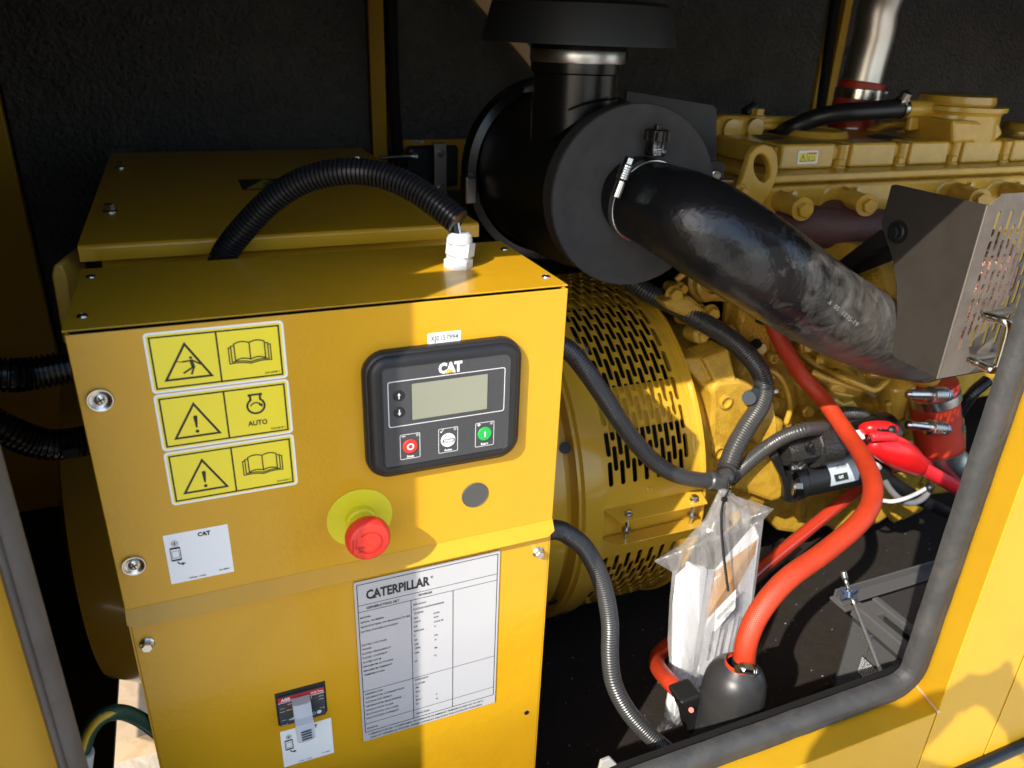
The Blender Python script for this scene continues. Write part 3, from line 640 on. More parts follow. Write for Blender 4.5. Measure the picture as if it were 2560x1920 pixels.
# lifting lug beside the cabinet
lug = [W(128, 690, .24), W(132, 668, .24), W(140, 659, .24), W(153, 662, .24), W(165, 690, .24), W(180, 790, .24), W(180, 860, .24), W(158, 860, .24)]
m = MB(); m.slab([V((p_.x, .24, p_.z)) for p_ in lug], (.012, .06, 0)); m.obj('lifting_lug', YEN, tb, .5, .002)
# ================================================================ ALTERNATOR
ayc, azc, ar = .57, -.497, .309
alt = thing('alternator', 'yellow alternator drum with slotted guard beside the control cabinet', 'alternator', (.5, ayc, ZF))
def AP(x, phi, r): a = math.radians(phi); return V((x, ayc-r*math.cos(a), azc+r*math.sin(a)))
def perforated(m, mapf, nc, nr, px, ps, sw, slen, x0, s0, th, stag=True, blank=()):
    """cells with a stadium hole; mapf(x, s, depth)"""
    r = sw/2; h = ps/2; q = slen/2-r
    st = [(r*math.cos(a), q+r*math.sin(a)) for a in [PI*i/6 for i in range(7)]]; st += [(-x, -y) for x, y in st]
    rc = [(px/2, q), (px/2, (q+h)/2), (px/2, h), (0, h), (-px/2, h), (-px/2, (q+h)/2), (-px/2, q)]; rc += [(-x, -y) for x, y in rc]
    for c in range(nc):
        xc = x0+px*(c+.5); off = ps/2 if (stag and c % 2) else 0
        n = nr if not off else nr-1
        for j in range(n):
            s = s0+ps*(j+.5)+off; b = len(m.v)
            m.v += [tuple(mapf(xc+a, s+d, 0)) for a, d in rc]+[tuple(mapf(xc+a, s+d, 0)) for a, d in st]+[tuple(mapf(xc+a, s+d, th)) for a, d in st]
            if (c, j) in blank: m.f.append(tuple(range(b, b+14))); continue
            for i in range(14):
                k = (i+1) % 14; m.f += [(b+i, b+k, b+14+k, b+14+i), (b+14+i, b+14+k, b+28+k, b+28+i)]
        if off:
            for sA, sB in ((s0, s0+off), (s0+ps*nr-off, s0+ps*nr)):
                m.quad(mapf(xc-px/2, sA, 0), mapf(xc+px/2, sA, 0), mapf(xc+px/2, sB, 0), mapf(xc-px/2, sB, 0))
def gm(x, s, d): return AP(x, math.degrees(s/ar), ar-d)
def arcstrip(m, x0, x1, p0, p1, r, n=24):
    for i in range(n):
        a, b = p0+(p1-p0)*i/n, p0+(p1-p0)*(i+1)/n; m.quad(AP(x0, a, r), AP(x1, a, r), AP(x1, b, r), AP(x0, b, r))
deg = lambda s: math.degrees(s/ar); rad = lambda p: math.radians(p)*ar
gx0, gx1 = .617, .8
ps = .0465
NC, PX, SW, SL = 14, .0106, .0083, .0388
m = MB()
perforated(m, gm, NC, 11, PX, ps, SW, SL, gx0+.012, rad(14), .002)
sE = rad(14)+ps*11
arcstrip(m, gx0, gx0+.012, 8, deg(sE), ar, 40); arcstrip(m, gx0+.012+PX*NC, gx1, 8, deg(sE), ar, 40); arcstrip(m, gx0+.012, gx0+.012+PX*NC, 8, 14, ar, 4)
arcstrip(m, gx0, gx1, deg(sE), 150, ar, 16)
m.obj('slotted_guard', YGD, alt, .5)
m = MB(); s0 = rad(-8.5)-ps*8
perforated(m, gm, NC, 8, PX, ps, SW, SL, gx0+.012, s0, .002)
arcstrip(m, gx0, gx0+.012, deg(s0), -1.5, ar, 30); arcstrip(m, gx0+.012+PX*NC, gx1, deg(s0), -1.5, ar, 30); arcstrip(m, gx0+.012, gx0+.012+PX*NC, -8.5, -1.5, ar, 4); arcstrip(m, gx0, gx1, -150, deg(s0), ar, 20)
m.obj('slotted_guard', YGD, alt, .5)
# pressed (unpunched) slots near the rim
m = MB()
for j in range(10):
    s = rad(18)+ps*(j+.5)*1.02; q = []
    for x, y in rrect(-.0042, .0042, -.0165, .0165, .0041, 4): q.append(AP(.7885+x, deg(s+y), ar+.0008))
    q2 = [AP(.7885+x*.72, deg(s+y*.94), ar+.0004) for x, y in rrect(-.0042, .0042, -.0165, .0165, .0041, 4)]
    k = len(q); b = len(m.v); m.v += [tuple(v) for v in q+q2]; m.f += [(b+i, b+(i+1) % k, b+k+(i+1) % k, b+k+i) for i in range(k)]; m.f.append(tuple(range(b+k, b+2*k)))
o = m.obj('pressed_slot', YGD, alt, .5); o['kind'] = 'stuff'
# the two lips with their clamping screws
def lip(phi, up, nm='clamp_lip'):
    m = MB(); d = .030; a = AP(gx0+.002, phi, ar+.0005); b = AP(gx1-.004, phi, ar+.0005); o_ = V((0, -d, -.006 if up else .004))
    m.slab([a, b, b+o_+V((-.006, 0, 0)), a+o_+V((.014, 0, 0))], (0, .0, .0016)); return m.obj(nm, YGD, alt, None)
lip(8.0, True); lip(-1.3, False)
for x in (.652, .772):
    m = MB(); a = AP(x, 4, ar); top = V((x, a.y-.017, azc+.309*math.sin(math.radians(8.0))-.0015))
    m.hexb(top, (0, 0, 1), .0055, .008); m.cyl(top, top-V((0, 0, .050)), .0032, seg=10); m.hexb(top-V((0, 0, .026)), (0, 0, -1), .0055, .006); m.obj('clamp_screw', ZINC, alt, .5)
for x, ph in ((.70, 11.5), (.69, -4.5)):
    m = MB(); a = AP(x, ph, ar); nrm = (a-V((x, ayc, azc))).normalized(); m.lathe([(.0058, 0), (.0055, .0016), (.003, .0024)], a, nrm, 14); m.obj('rivet', YGD, alt, .6)
# shell left of the guard: rim, groove, body, rear bell
m = MB(); m.lathe([(.30, .617), (.316, .617), (.316, .586), (.309, .583), (.309, .578)], (0, ayc, azc), (1, 0, 0), 96, False); m.obj('drum_rim', YGD, alt, .5)
m = MB(); m.lathe([(.309, .578), (.285, .577), (.285, .562), (.302, .561), (.302, .40), (.298, .20), (.285, .0), (.24, -.10), (.1, -.13)], (0, ayc, azc), (1, 0, 0), 96); m.obj('stator_shell', YGD, alt, .5)
m = MB(); m.lathe([(.3, gx1), (.314, gx1), (.314, gx1+.004), (.28, gx1+.0041)], (0, ayc, azc), (1, 0, 0), 96, False); m.obj('drum_rim', YGD, alt, .5)
for ph in (28, -30):
    m = MB(); a = AP(.566, ph, .303); m.lathe([(.009, 0), (.009, .002), (.004, .0022)], a, a-V((a.x, ayc, azc)), 14); m.obj('rivet', DKST, alt, .5)
# what shows through the slots
m = MB(); m.lathe([(.245, .60), (.245, .81)], (0, ayc, azc), (1, 0, 0), 64, False); m.obj('rotor', BLKM, alt, .5)
for ph0, ph1 in ((30, 44), (78, 90)):
    m = MB(); arcstrip(m, .617, .79, ph0, ph1, .285, 6); m.obj('stator_bar', YGD, alt, .5)
m = MB(); a = AP(.632, 62, .262); m.box(.60, .672, a.y-.01, a.y+.04, a.z-.045, a.z+.01); m.obj('diode_cover', mat('grey_cover', (.20, .20, .20), .5), alt, None, .006)
m = MB(); m.box(.42, .52, ayc-.02, ayc+.22, ZF, azc-.27); o = m.obj('mounting_foot', BLKS, alt, None)
m = MB(); arcstrip(m, gx0, gx1, -4, 10, ar-.006, 6); m.obj('guard_backing', YGD, alt, .5)
# ================================================================ ENGINE
eng = thing('diesel_engine', 'yellow diesel engine with valve cover and injector tubes, right of the alternator', 'engine', (1.4, .6, ZF))
YV = .45
# flywheel housing next to the drum
m = MB(); m.lathe([(.262, .803), (.268, .806), (.262, .84), (.238, .875), (.236, .955), (.25, .962), (.25, 1.0)], (0, ayc, azc), (1, 0, 0), 72, False); m.obj('flywheel_housing', YCA, eng, .5)
def pad(name, pts, y, d, mt=YCA, bev=.003): m = MB(); m.slab([W(u, v, y) for u, v in pts], (0, d, 0)); return m.obj(name, mt, eng, None, bev)
# rib on the housing
m = MB(); m.slab([W(1758, 898, .36), W(1822, 872, .36), W(1843, 955, .335), W(1800, 978, .335)], (0, .05, 0)); m.obj('housing_rib', YCA, eng, None, .004)
m = MB(); m.slab([W(1700, 900, .37), W(1752, 893, .37), W(1800, 972, .345), W(1784, 1000, .35)], (0, .06, 0)); m.obj('housing_rib', YCA, eng, None, .004)
# starter pad with the two bored bosses
pad('housing_pad', [(1779, 975), (1800, 955), (1850, 950), (1885, 965), (1888, 1010), (1870, 1100), (1800, 1150), (1778, 1140), (1782, 1010)], .335, .08, bev=.006)
for u, v in ((1813, 1004), (1796, 1130)):
    m = MB(); o_ = W(u, v, .334); m.lathe([(.0125, -.006), (.0125, .004), (.0095, .005), (.0085, .001), (.0082, -.002)], o_, (0, -1, 0), 24); m.obj('bored_boss', YCA, eng, .5)
pad('starter_adapter', [(1855, 1165), (1925, 1125), (1955, 1150), (1962, 1215), (1958, 1248), (1930, 1256), (1880, 1238), (1835, 1225)], .30, .08, bev=.008)
pad('starter_adapter', [(1880, 1100), (1935, 1040), (1965, 1055), (1950, 1130), (1900, 1170)], .34, .08, bev=.008)
# block
bl = W(1985, 560, .43)
m = MB(); m.box(.93, 2.2, .435, .80, -.50, .0); m.obj('engine_block', YCA, eng, None, .006)
m = MB(); m.box(.955, 2.2, .415, .78, -.115, -.006); m.obj('cylinder_head', YEN, eng, None, .006)
m = MB(); m.box(.95, 2.2, .408, .79, .0005, .0135); m.obj('head_gasket_rail', YEN, eng, None, .003)
# rear plate of the block seen under the air cleaner
m = MB(); m.slab([(.93, .43, -.03), (.93, .43, -.36), (.93, .75, -.36), (.93, .75, -.03)], (.012, 0, 0)); m.obj('rear_plate', YCA, eng, None, .003)
# valve cover : body, lobes, top
zc0, zc1 = .0138, .054
m = MB(); m.box(1.003, 2.2, .462, .70, zc0, zc1-.004); m.obj('valve_cover', YEN, eng, None, .006)
px = [1951.7, 2085, 2128, 2237, 2275, 2368, 2405, 2497, 2528, 2640]
edges = [W(u, 400, YV).x for u in px]
for i in range(0, 10, 2):
    m = MB(); x0, x1 = edges[i], edges[i+1]
    m.slab([(x0, YV, zc0), (x1, YV, zc0), (x1+.002, YV+.004, zc1), (x0+.002, YV+.004, zc1)], (0, .05, 0)); m.obj('cover_lobe', YEN, eng, None, .004)
for i in range(1, 9, 2):
    xm = (edges[i]+edges[i+1])/2
    m = MB(); m.hexb((xm-.003, YV+.004, zc0), (0, 0, 1), .0085, .014); m.obj('bolt', YEN, eng, .5)
    m = MB(); m.cyl((xm+.007, YV+.012, zc0), (xm+.007, YV+.012, zc1-.003), .010, seg=16); m.obj('cover_column', YEN, eng, .5)
# raised boss rings on the top
def disc_on(o, prof, name, mt=YEN, seg=40, ax=(0, 0, 1)): m = MB(); m.lathe(prof, o, ax, seg); return m.obj(name, mt, eng, .6)
zt2 = zc1-.004
c = WZ(2038, 338, zt2); disc_on(c, [(.060, 0), (.058, .004), (.055, .010), (.050, .0115), (.047, .009), (.040, .0085)], 'cover_boss')
c = WZ(2575, 325, zt2); disc_on(c, [(.055, 0), (.055, .014), (.050, .016), (.02, .016)], 'cover_boss')
for u, v in ((2265, 331), (2338, 345), (2545, 341)):
    c = WZ(u, v, zt2); disc_on(c, [(.018, 0), (.017, .004), (.010, .005), (.009, .010)], 'cover_stud', seg=20)
# breather housing
c = WZ(2400, 300, zt2); c = V((W(2385, 300, .53).x, .53, zt2))
disc_on(c, [(.080, 0), (.077, .045), (.080, .050), (.086, .052), (.086, .060), (.078, .062)], 'breather_housing')
disc_on(c+V((-.012, -.004, .0615)), [(.066, 0), (.068, .004), (.066, .016), (.060, .018), (.0, .018)], 'breather_cap')
m = MB(); m.slab([W(2383, 325, .455), W(2383, 300, .455), W(2500, 305, .455), W(2510, 335, .455), W(2490, 352, .455), W(2384, 360, .455)], (0, .08, 0)); m.obj('breather_bracket', YEN, eng, None, .006)
m = MB(); a = W(2310, 272, .53); b = W(2262, 272, .53); m.cyl(a+V((.02, 0, 0)), b, .016, seg=20); m.obj('breather_outlet', YEN, eng, .5)
m = MB(); m.slab([W(2282, 268, .53), W(2300, 268, .53), W(2300, 325, .53), W(2272, 328, .53)], (0, .012, 0)); m.obj('breather_web', YEN, eng, None, .004)
# oil filler dip plates on top: dark sticker pair
for pts in ([(1879, 337), (1925, 337), (1962, 347), (1905, 347)], [(2165, 340), (2195, 335), (2262, 345), (2245, 350), (2190, 348)]):
    m = MB(); m.slab([WZ(u, v, zt2+.0015) for u, v in pts], (0, 0, .0004)); m.obj('cover_decal', INK, eng, None)
# lifting eye
YE = .392
oc = W(1905, 424, YE); 
out = [(1830, 520), (1848, 475), (1868, 415), (1876, 388), (1890, 368), (1910, 360), (1932, 366), (1945, 390), (1947, 425), (1940, 455), (1922, 490), (1900, 525), (1885, 545), (1850, 545)]
inn = [(1906+20*math.cos(a)*1.0+(-4*math.sin(a)), 421-35*math.sin(a)) for a in [2*PI*i/22 for i in range(22)]]
def plate_with_hole(out, inn, y, d, name, mt, bev=.003):
    P2 = [W(u, v, y) for u, v in out]; I2 = [W(u, v, y) for u, v in inn]; pts = [V((p.x, p.z)) for p in P2+I2]
    n, k = len(P2), len(I2)
    r = delaunay_2d_cdt(pts, [(i, (i+1) % n) for i in range(n)]+[(n+i, n+(i+1) % k) for i in range(k)], [], 0, 1e-7)
    vs, _, fs = r[0], r[1], r[2]
    cx, cz = sum(p.x for p in I2)/k, sum(p.z for p in I2)/k
    def inside(poly, x, z):
        c = False
        for i in range(len(poly)):
            a, b = poly[i], poly[i-1]
            if (a.z > z) != (b.z > z) and x < (b.x-a.x)*(z-a.z)/(b.z-a.z)+a.x: c = not c
        return c
    m = MB(); keep = []
    for f in fs:
        x = sum(vs[i].x for i in f)/3; z = sum(vs[i].y for i in f)/3
        if inside(P2, x, z) and not inside(I2, x, z): keep.append(tuple(f))
    m.add([(p.x, y, p.y) for p in vs], keep)
    m.add([(p.x, y+d, p.y) for p in vs], [tuple(reversed(f)) for f in keep])
    m.add(P2+[p+V((0, d, 0)) for p in P2], [(i, n+i, n+(i+1) % n, (i+1) % n) for i in range(n)])
    m.add(I2+[p+V((0, d, 0)) for p in I2], [((i+1) % k, k+(i+1) % k, k+i, i) for i in range(k)])
    bm = bmesh.new(); me = m.mesh(name); bm.from_mesh(me); bmesh.ops.remove_doubles(bm, verts=bm.verts, dist=1e-6); bmesh.ops.recalc_face_normals(bm, faces=bm.faces); bm.to_mesh(me); bm.free()
    return link(name, me, mt, eng, None, bev)
plate_with_hole(out, inn, YE, .014, 'lifting_eye', YEN)
m = MB(); m.hexb(W(1849, 481, YE), (0, -1, 0), .010, .014); m.obj('bolt', YEN, eng, .5)
# injector line tubes with their hex end bolts
ih = []
for (u0, v0, u1, v1) in ((1945, 500, 2004, 522), (2105, 490, 2165, 512), (2388, 478, 2448, 497), (2510, 476, 2580, 488), (1800, 482, 1790, 484)):
    if u0 == 1800: continue
    a = W(u0, v0, .415); b = W(u1, v1, .335)
    m = MB(); m.cyl(a, b, .0165, .0150, 20); m.lathe([(.0178, 0), (.0178, .004)], b, b-a, 20); t = m.obj('injector_tube', YEN, eng, .5)
    m = MB(); m.hexb(b+(b-a).normalized()*.004, b-a, .0115, .013, False); m.obj('bolt', YEN, t, .5)
    m = MB(); q = W(u0-30, v0+8, .412); m.slab([(q.x-.022, q.y, q.z-.03), (q.x-.018, q.y, q.z+.012), (q.x-.006, q.y, q.z+.024), (q.x+.028, q.y, q.z+.026), (q.x+.034, q.y, q.z-.03)], (0, .03, 0)); m.obj('head_boss', YEN, eng, None, .006)
    m = MB(); q = W(u0+36, v0-14, .412); m.lathe([(.0055, 0), (.0055, .006), (.003, .006)], q, (0, -1, .2), 12); m.obj('head_lug', YEN, eng, .6)
# small sticker on the valve cover
a = W(1993, 375, YV); q = [W(1993, 411, YV-.0005), W(2040, 408, YV-.0005), W(2047, 375, YV-.0005), W(1996, 378, YV-.0005)]
x0, x1, z0, z1 = q[0].x, q[1].x+.003, q[0].z, q[3].z
m = MB(); m.slab([(x, YV-.0002+ (z-zc0)/(zc1-zc0)*.004, z) for x, z in rrect(x0, x1, z0, z1, .003)], (0, -.0006, 0)); st = m.obj('warning_sticker', WHT, eng, None)
tl = (0, .004/(zc1-zc0), 1)
p = Print((x0, YV-.0002+(z0-zc0)/(zc1-zc0)*.004-.0006, z0), (1, 0, 0), tl); Wd, Hd = x1-x0, z1-z0
p.poly(rrect(.003, Wd-.003, .003, Hd-.003, .001)); p.obj('yellow_field', STY, st)
p = Print((x0, YV-.0002+(z0-zc0)/(zc1-zc0)*.004-.0008, z0), (1, 0, 0), tl); triangle(p, (Wd*.25, Hd*.80), (Wd*.11, Hd*.2), (Wd*.39, Hd*.2), .25); p.line([(Wd*.25, Hd*.58), (Wd*.25, Hd*.4)], .0012); p.line([(Wd*.46, Hd*.15), (Wd*.46, Hd*.85)], .0008); book(p, Wd*.68, Hd*.42, Hd*.34); p.obj('pictograms', INK, st)
p = Print((x0, YV-.0002+(z0-zc0)/(zc1-zc0)*.004-.0008, z0), (1, 0, 0), tl); p.poly([(Wd*.50, Hd*.74), (Wd*.92, Hd*.74), (Wd*.92, Hd*.86), (Wd*.50, Hd*.86)]); p.obj('red_strip', REDBT, st)
# exhaust manifold
m = MB(); m.tube([W(1960, 562, .41), W(1990, 562, .385), W(2060, 569, .375), W(2150, 572, .37), W(2260, 574, .37), W(2420, 574, .37)], .034, 24, step=.01, rf=lambda d, t: .028+.006*min(1, d/.05)); m.obj('exhaust_manifold', RUST, eng, 2)
m = MB(); m.tube([W(2085, 540, .40), W(2080, 560, .38)], .03, 16, step=.01); m.obj('manifold_port', RUST, eng, 2)
# rear fuel plumbing
m = MB(); m.slab([W(1788, 345, .62), W(1792, 295, .62), W(1815, 288, .62), W(1890, 290, .62), W(1900, 325, .62), W(1880, 355, .62)], (0, .05, 0)); m.obj('filter_bracket', YEN, eng, None, .008)
for u, v in ((1823, 322), (1882, 320)):
    m = MB(); m.lathe([(.018, 0), (.018, .01), (.012, .011)], W(u, v, .62), (0, -1, 0), 20); m.obj('bracket_boss', YEN, eng, .5)
m = MB(); m.hexb(W(1893, 294, .62), (0, 0, 1), .012, .016); m.obj('bolt', YEN, eng, .5)
for v0, v1 in ((300, 300), (314, 314)):
    m = MB(); m.tube([W(1880, v0, .63), W(1930, v0, .63), W(2005, v1, .66), W(2060, v1+2, .68)], .0075, 10, step=.01); m.obj('fuel_pipe', YEN, eng, 2)
m = MB(); m.tube([W(2170, 330, .66), W(2215, 312, .62), W(2280, 308, .60)], .008, 10, step=.01); m.obj('fuel_pipe', YEN, eng, 2)
m = MB(); a = W(1862, 282, .66); m.cyl(a, a+V((.02, 0, .012)), .010, seg=14); m.obj('sensor_plug', BLKS, eng, .5)
# sump below the starter, scalloped
su = [(1905, 1190), (1905, 1290), (1950, 1330), (2010, 1338), (2040, 1322), (2075, 1318), (2100, 1338), (2150, 1330), (2200, 1310), (2220, 1296), (2260, 1304), (2310, 1280), (2330, 1240), (2420, 1230), (2420, 1060), (2000, 1060)]
m = MB(); m.slab([W(u, v, .42) for u, v in su], (0, .28, 0)); m.obj('oil_sump', YCA, eng, None, .010)
for u in (2000, 2080, 2160, 2240):
    m = MB(); m.slab([W(u, 1180, .412), W(u+22, 1175, .412), W(u+18, 1300, .412), W(u-6, 1310, .412)], (0, .02, 0)); m.obj('sump_rib', YCA, eng, None, .006)
# crank case castings between elbow and starter
for u, v, r, h in ((1762, 700, .030, .03), (1790, 715, .020, .035), (1735, 770, .012, .02), (1752, 692, .018, .04), (1880, 745, .022, .035), (1894, 866, .020, .03), (1900, 880, .010, .045), (1872, 940, .014, .03), (2250, 1025, .016, .03), (2300, 1195, .012, .02)):
    m = MB(); o_ = W(u, v, .432); m.lathe([(r*1.25, -.02), (r*1.2, h*.3), (r, h*.4), (r, h*.9), (r*.85, h), (r*.6, h), (r*.55, h*.7), (.0, h*.7)], o_, (-.1, -1, .1), 26, False); m.obj('casting_boss', YCA, eng, .5)
for u, v in ((1683, 735), (1775, 782), (1893, 866), (1820, 832)):
    m = MB(); m.hexb(W(u, v, .40), (-.15, -1, .1), .011, .016); m.obj('bolt', YEN, eng, .5)
pad('block_plate', [(1852, 800), (1858, 760), (1878, 748), (1925, 770), (1940, 800), (1925, 880), (1905, 905), (1846, 850)], .40, .04, mat('cast_rough', (.56, .32, .022), .35, bump=(160, 1., .006)), bev=.006)
pad('timing_case', [(1655, 755), (1700, 740), (1730, 742), (1760, 770), (1830, 828), (1832, 850), (1800, 850), (1730, 800), (1672, 775)], .385, .05, bev=.006)
pad('block_web', [(1855, 905), (1905, 880), (1960, 890), (1990, 980), (1965, 1045), (1890, 1030), (1865, 960)], .415, .03, bev=.008)
pad('block_web', [(1990, 960), (2060, 940), (2130, 945), (2200, 990), (2230, 1060), (2140, 1080), (2010, 1060)], .425, .03, bev=.01)
pad('block_web', [(2195, 1000), (2240, 985), (2290, 1010), (2330, 1090), (2320, 1180), (2240, 1160), (2215, 1080)], .415, .03, bev=.01)
m = MB(); a = W(2068, 930, .435); m.lathe([(.060, 0), (.062, .01), (.058, .03), (.040, .036), (.0, .036)], a, (-.05, -1, .25), 36, False); m.obj('filter_head', YCA, eng, .6)
m = MB(); a = W(2110, 905, .38); m.cyl(a+V((0,.03,0)), W(2128, 965, .42), .028, seg=24); m.obj('filter_body', YEN, eng, .5)
m = MB(); a = W(2255, 925, .36); b = W(2228, 1030, .38); m.cyl(a, b, .026, .025, 24); m.lathe([(.028, 0), (.031, .004), (.031, .012), (.028, .014)], a.lerp(b, .25), b-a, 24); m.obj('filler_tube', YEN, eng, .5)
m = MB(); a = W(2233, 1005, .375); m.tube([W(2220, 1005, .36), W(2222, 1035, .36), W(2238, 1060, .36), W(2252, 1080, .37)], .006, 10, step=.006); m.obj('dipstick_guard', YEN, eng, 2)
m = MB(); m.cyl(W(2235, 905, .345), W(2320, 940, .35), .026, seg=24); m.obj('water_outlet', YEN, eng, .5)
# smaller bolts, bosses and oil lines that crowd the block
rs = random.Random(21)
for u, v in ((1700, 722), (1722, 792), (1752, 838), (1845, 722), (1862, 690), (1945, 855), (1985, 830), (2015, 865), (1860, 925), (1930, 935), (1965, 985), (1930, 1010), (2020, 1030), (2080, 1040), (2190, 1015), (2210, 1130), (2270, 1110), (2300, 1060), (2305, 985), (2180, 900), (2150, 880), (2330, 960)):
    r = rs.uniform(.007, .011); q = W(u, v, .405); t = V((rs.uniform(-.3, .3), -1, rs.uniform(-.1, .4)))
    m = MB(); m.lathe([(r*1.5, -.03), (r*1.45, .0), (r*1.2, .002)], q, t, 18); b_ = m.obj('casting_boss', YCA, eng, .5)
    m = MB(); m.hexb(q+t.normalized()*.001, t, r, .011); m.obj('bolt', YEN, eng, .5)
for pts in ([(1850, 935, .40), (1900, 920, .395), (1950, 945, .39), (1975, 1010, .385), (1965, 1060, .385)], [(2150, 1040, .40), (2185, 1075, .39), (2190, 1130, .39), (2215, 1180, .40)], [(2240, 1100, .40), (2275, 1080, .392), (2310, 1090, .392), (2330, 1140, .40)], [(1690, 700, .41), (1720, 680, .405), (1770, 690, .40), (1815, 735, .40)]):
    m = MB(); m.tube([W(*p_) for p_ in pts], .0055, 10, step=.006); m.obj('oil_pipe', YEN, eng, 2)
# fuel pipes across the block
def pipe(pts, r, name='fuel_pipe', mt=YEN): m = MB(); m.tube(pts, r, 10, step=r*1.2); return m.obj(name, mt, eng, 2)
pipe([W(1990, 805, 0.430), W(1990, 850, 0.430), W(2005, 885, 0.425), W(2062, 925, 0.39), W(2110, 945, 0.345), W(2150, 962, 0.335), W(2185, 975, 0.325), W(2205, 962, 0.322), W(2218, 948, 0.325), W(2200, 938, 0.340), W(2170, 938, 0.355)], .0062)
pipe([W(1975, 810, 0.43), W(1972, 900, 0.43), W(2040, 955, 0.41), W(2085, 980, 0.355), W(2130, 990, 0.350)], .0045)
pipe([W(2030, 930, 0.365), W(2070, 948, 0.355), W(2110, 962, 0.350), W(2150, 975, 0.350)], .006)
for pts in ([(2080, 965), (2100, 962), (2118, 972), (2112, 985), (2078, 978)], [(2076, 1000), (2095, 998), (2110, 1010), (2135, 1002), (2146, 1016), (2140, 1024), (2110, 1022), (2090, 1016)]):
    m = MB(); m.slab([W(u, v, .345) for u, v in pts], (0, .012, 0)); m.obj('pipe_clip', YEN, eng, None, .003)
for u, v in ((2045, 898), (2095, 935), (2160, 935), (2035, 940)):
    m = MB(); a = W(u, v, .378); m.hexb(a, (.6, -1, .2), .0075, .012); m.obj('bolt', YEN, eng, .5)
m = MB(); m.cyl(W(1893, 858, .385), W(1880, 870, .40), .009, seg=14); m.obj('sensor_plug', BLKS, eng, .5)
m = MB(); m.cyl(W(1872, 995, .325), W(1885, 985, .34), .012, seg=18); m.obj('sensor_plug', mat('steel_blue', (.10, .12, .15), .4, metal=.6), eng, .5)
# ================================================================ AIR CLEANER
ac = thing('air_cleaner', 'black drum air cleaner with grey rubber end cap and vertical inlet pipe', 'air filter', (.62, .45, -.1))
D0 = V((.642, .300, .012)); AX = V((.085, 1, -.05)).normalized()
m = MB(); m.lathe([(.117, 0), (.1185, -.003), (.117, -.006), (.104, -.0075), (.100, -.0055), (.070, -.0060), (.066, -.0075), (.0, -.0075)], D0+V((0, .004, 0)), AX, 72, False); m.lathe([(.117, 0), (.117, .03)], D0+V((0, .004, 0)), AX, 72, False); m.obj('end_cap', DISCM, ac, .6)
m = MB(); m.lathe([(.112, .02), (.114, .06), (.126, .14), (.130, .20), (.130, .33)], D0, AX, 72, False); m.obj('filter_body', mat('cleaner_plastic', (.007, .0068, .0065), .3), ac, .8)
rc = V((.672, .63, -.008)); 
m = MB(); m.lathe([(.135, -.02), (.148, -.018), (.152, -.010), (.149, .0), (.153, .008), (.150, .018), (.135, .022), (.12, .05), (.0, .06)], rc, AX, 72, False); m.obj('rear_cover', BLK, ac, .8)
m = MB(); a = W(1172, 462, .62); m.box(a.x-.012, a.x+.008, .60, .63, a.z-.028, a.z+.016); m.obj('cover_clip', mat('clip_steel', (.25, .24, .22), .3, metal=1.), ac, None, .003)
# inlet pipe and rain cap
pc = V((W(1440, 200, .42).x, .42, 0)); pr = .0595
m = MB(); m.lathe([(pr*1.02, -.03), (pr*1.0, .10), (pr*.985, .158), (pr*1.05, .160), (pr*1.06, .20), (pr*1.02, .205), (pr*1.01, .24)], pc, (0, 0, 1), 56, False); m.obj('inlet_pipe', PIPEB, ac, .5)
m = MB(); m.lathe([(pr*1.065, .172), (pr*1.08, .174), (pr*1.08, .186), (pr*1.065, .188)], pc, (0, 0, 1), 56, False); m.obj('band_clamp', ALU, ac, .5)
z = W(1440, 106, .42).z; zt3 = W(1440, 14, .42).z
m = MB(); m.lathe([(pr, z-zt3+.045), (.122, 0), (.130, -.002), (.129, .004), (.118, zt3-z), (.110, zt3-z+.004), (.05, zt3-z+.006), (.05, zt3-z+.03), (.09, zt3-z+.045), (.0, zt3-z+.05)], (pc.x, .42, z), (0, 0, 1), 64, False); m.obj('rain_cap', mat('rain_cap', (.016, .017, .019), .5), ac, .7)
# saddle weld line where pipe meets body
m = MB(); m.tube([W(1420, 275, .36), W(1470, 258, .355), W(1545, 245, .36)], .0014, 8, step=.01); m.obj('weld_seam', BLK, ac)
m = MB(); m.slab([W(1310, 218, .45), W(1338, 212, .45), W(1338, 227, .45), W(1306, 232, .45)], (0, .0, .0005)); m.obj('pale_label', mat('label_shade', (.25, .25, .25), .5), ac, None)
# restriction indicator
ri = thing('restriction_indicator', 'small black air restriction gauge standing on the elbow hose', 'gauge', (.66, .27, .03))
b0 = W(1636, 388, .285); 
ax = (W(1645, 318, .285)-b0).normalized(); hh = (W(1645, 318, .285)-b0).length
m = MB(); m.lathe([(.0125, 0), (.0135, .002), (.0135, hh*.26), (.0130, hh*.30), (.0128, hh*.42)], b0, ax, 28); m.obj('gauge_base', BLK, ri, .5)
m = MB(); m.lathe([(.0130, hh*.42), (.0130, hh*.5), (.0145, hh*.52), (.0148, hh*.9), (.0125, hh*.95)], b0, ax, 20); m.cyl(b0+ax*hh*.9, b0+ax*hh*1.08, .005, seg=14)
for k in range(6):
    a = 2*PI*k/6; c = b0+V((.0148*math.cos(a), .0148*math.sin(a), 0)); m.cyl(c+ax*hh*.55, c+ax*hh*.88, .0028, seg=8)
m.obj('gauge_cap', mat('gauge_black', (.012, .010, .009), .2), ri, .5)
p = Print(b0+V((0, -.0140, 0)), (1, 0, 0), ax, (0, -1, 0), .0003); p.text('25 Inches H₂O', -.0115, hh*.145, .0030, 'LEFT', .72); p.text('6.23 kPa', -.0105, hh*.05, .0030, 'LEFT', .75); p.text('RE6998075', -.0100, hh*.235, .0019, 'LEFT', .9); p.obj('lettering', INKW, ri)
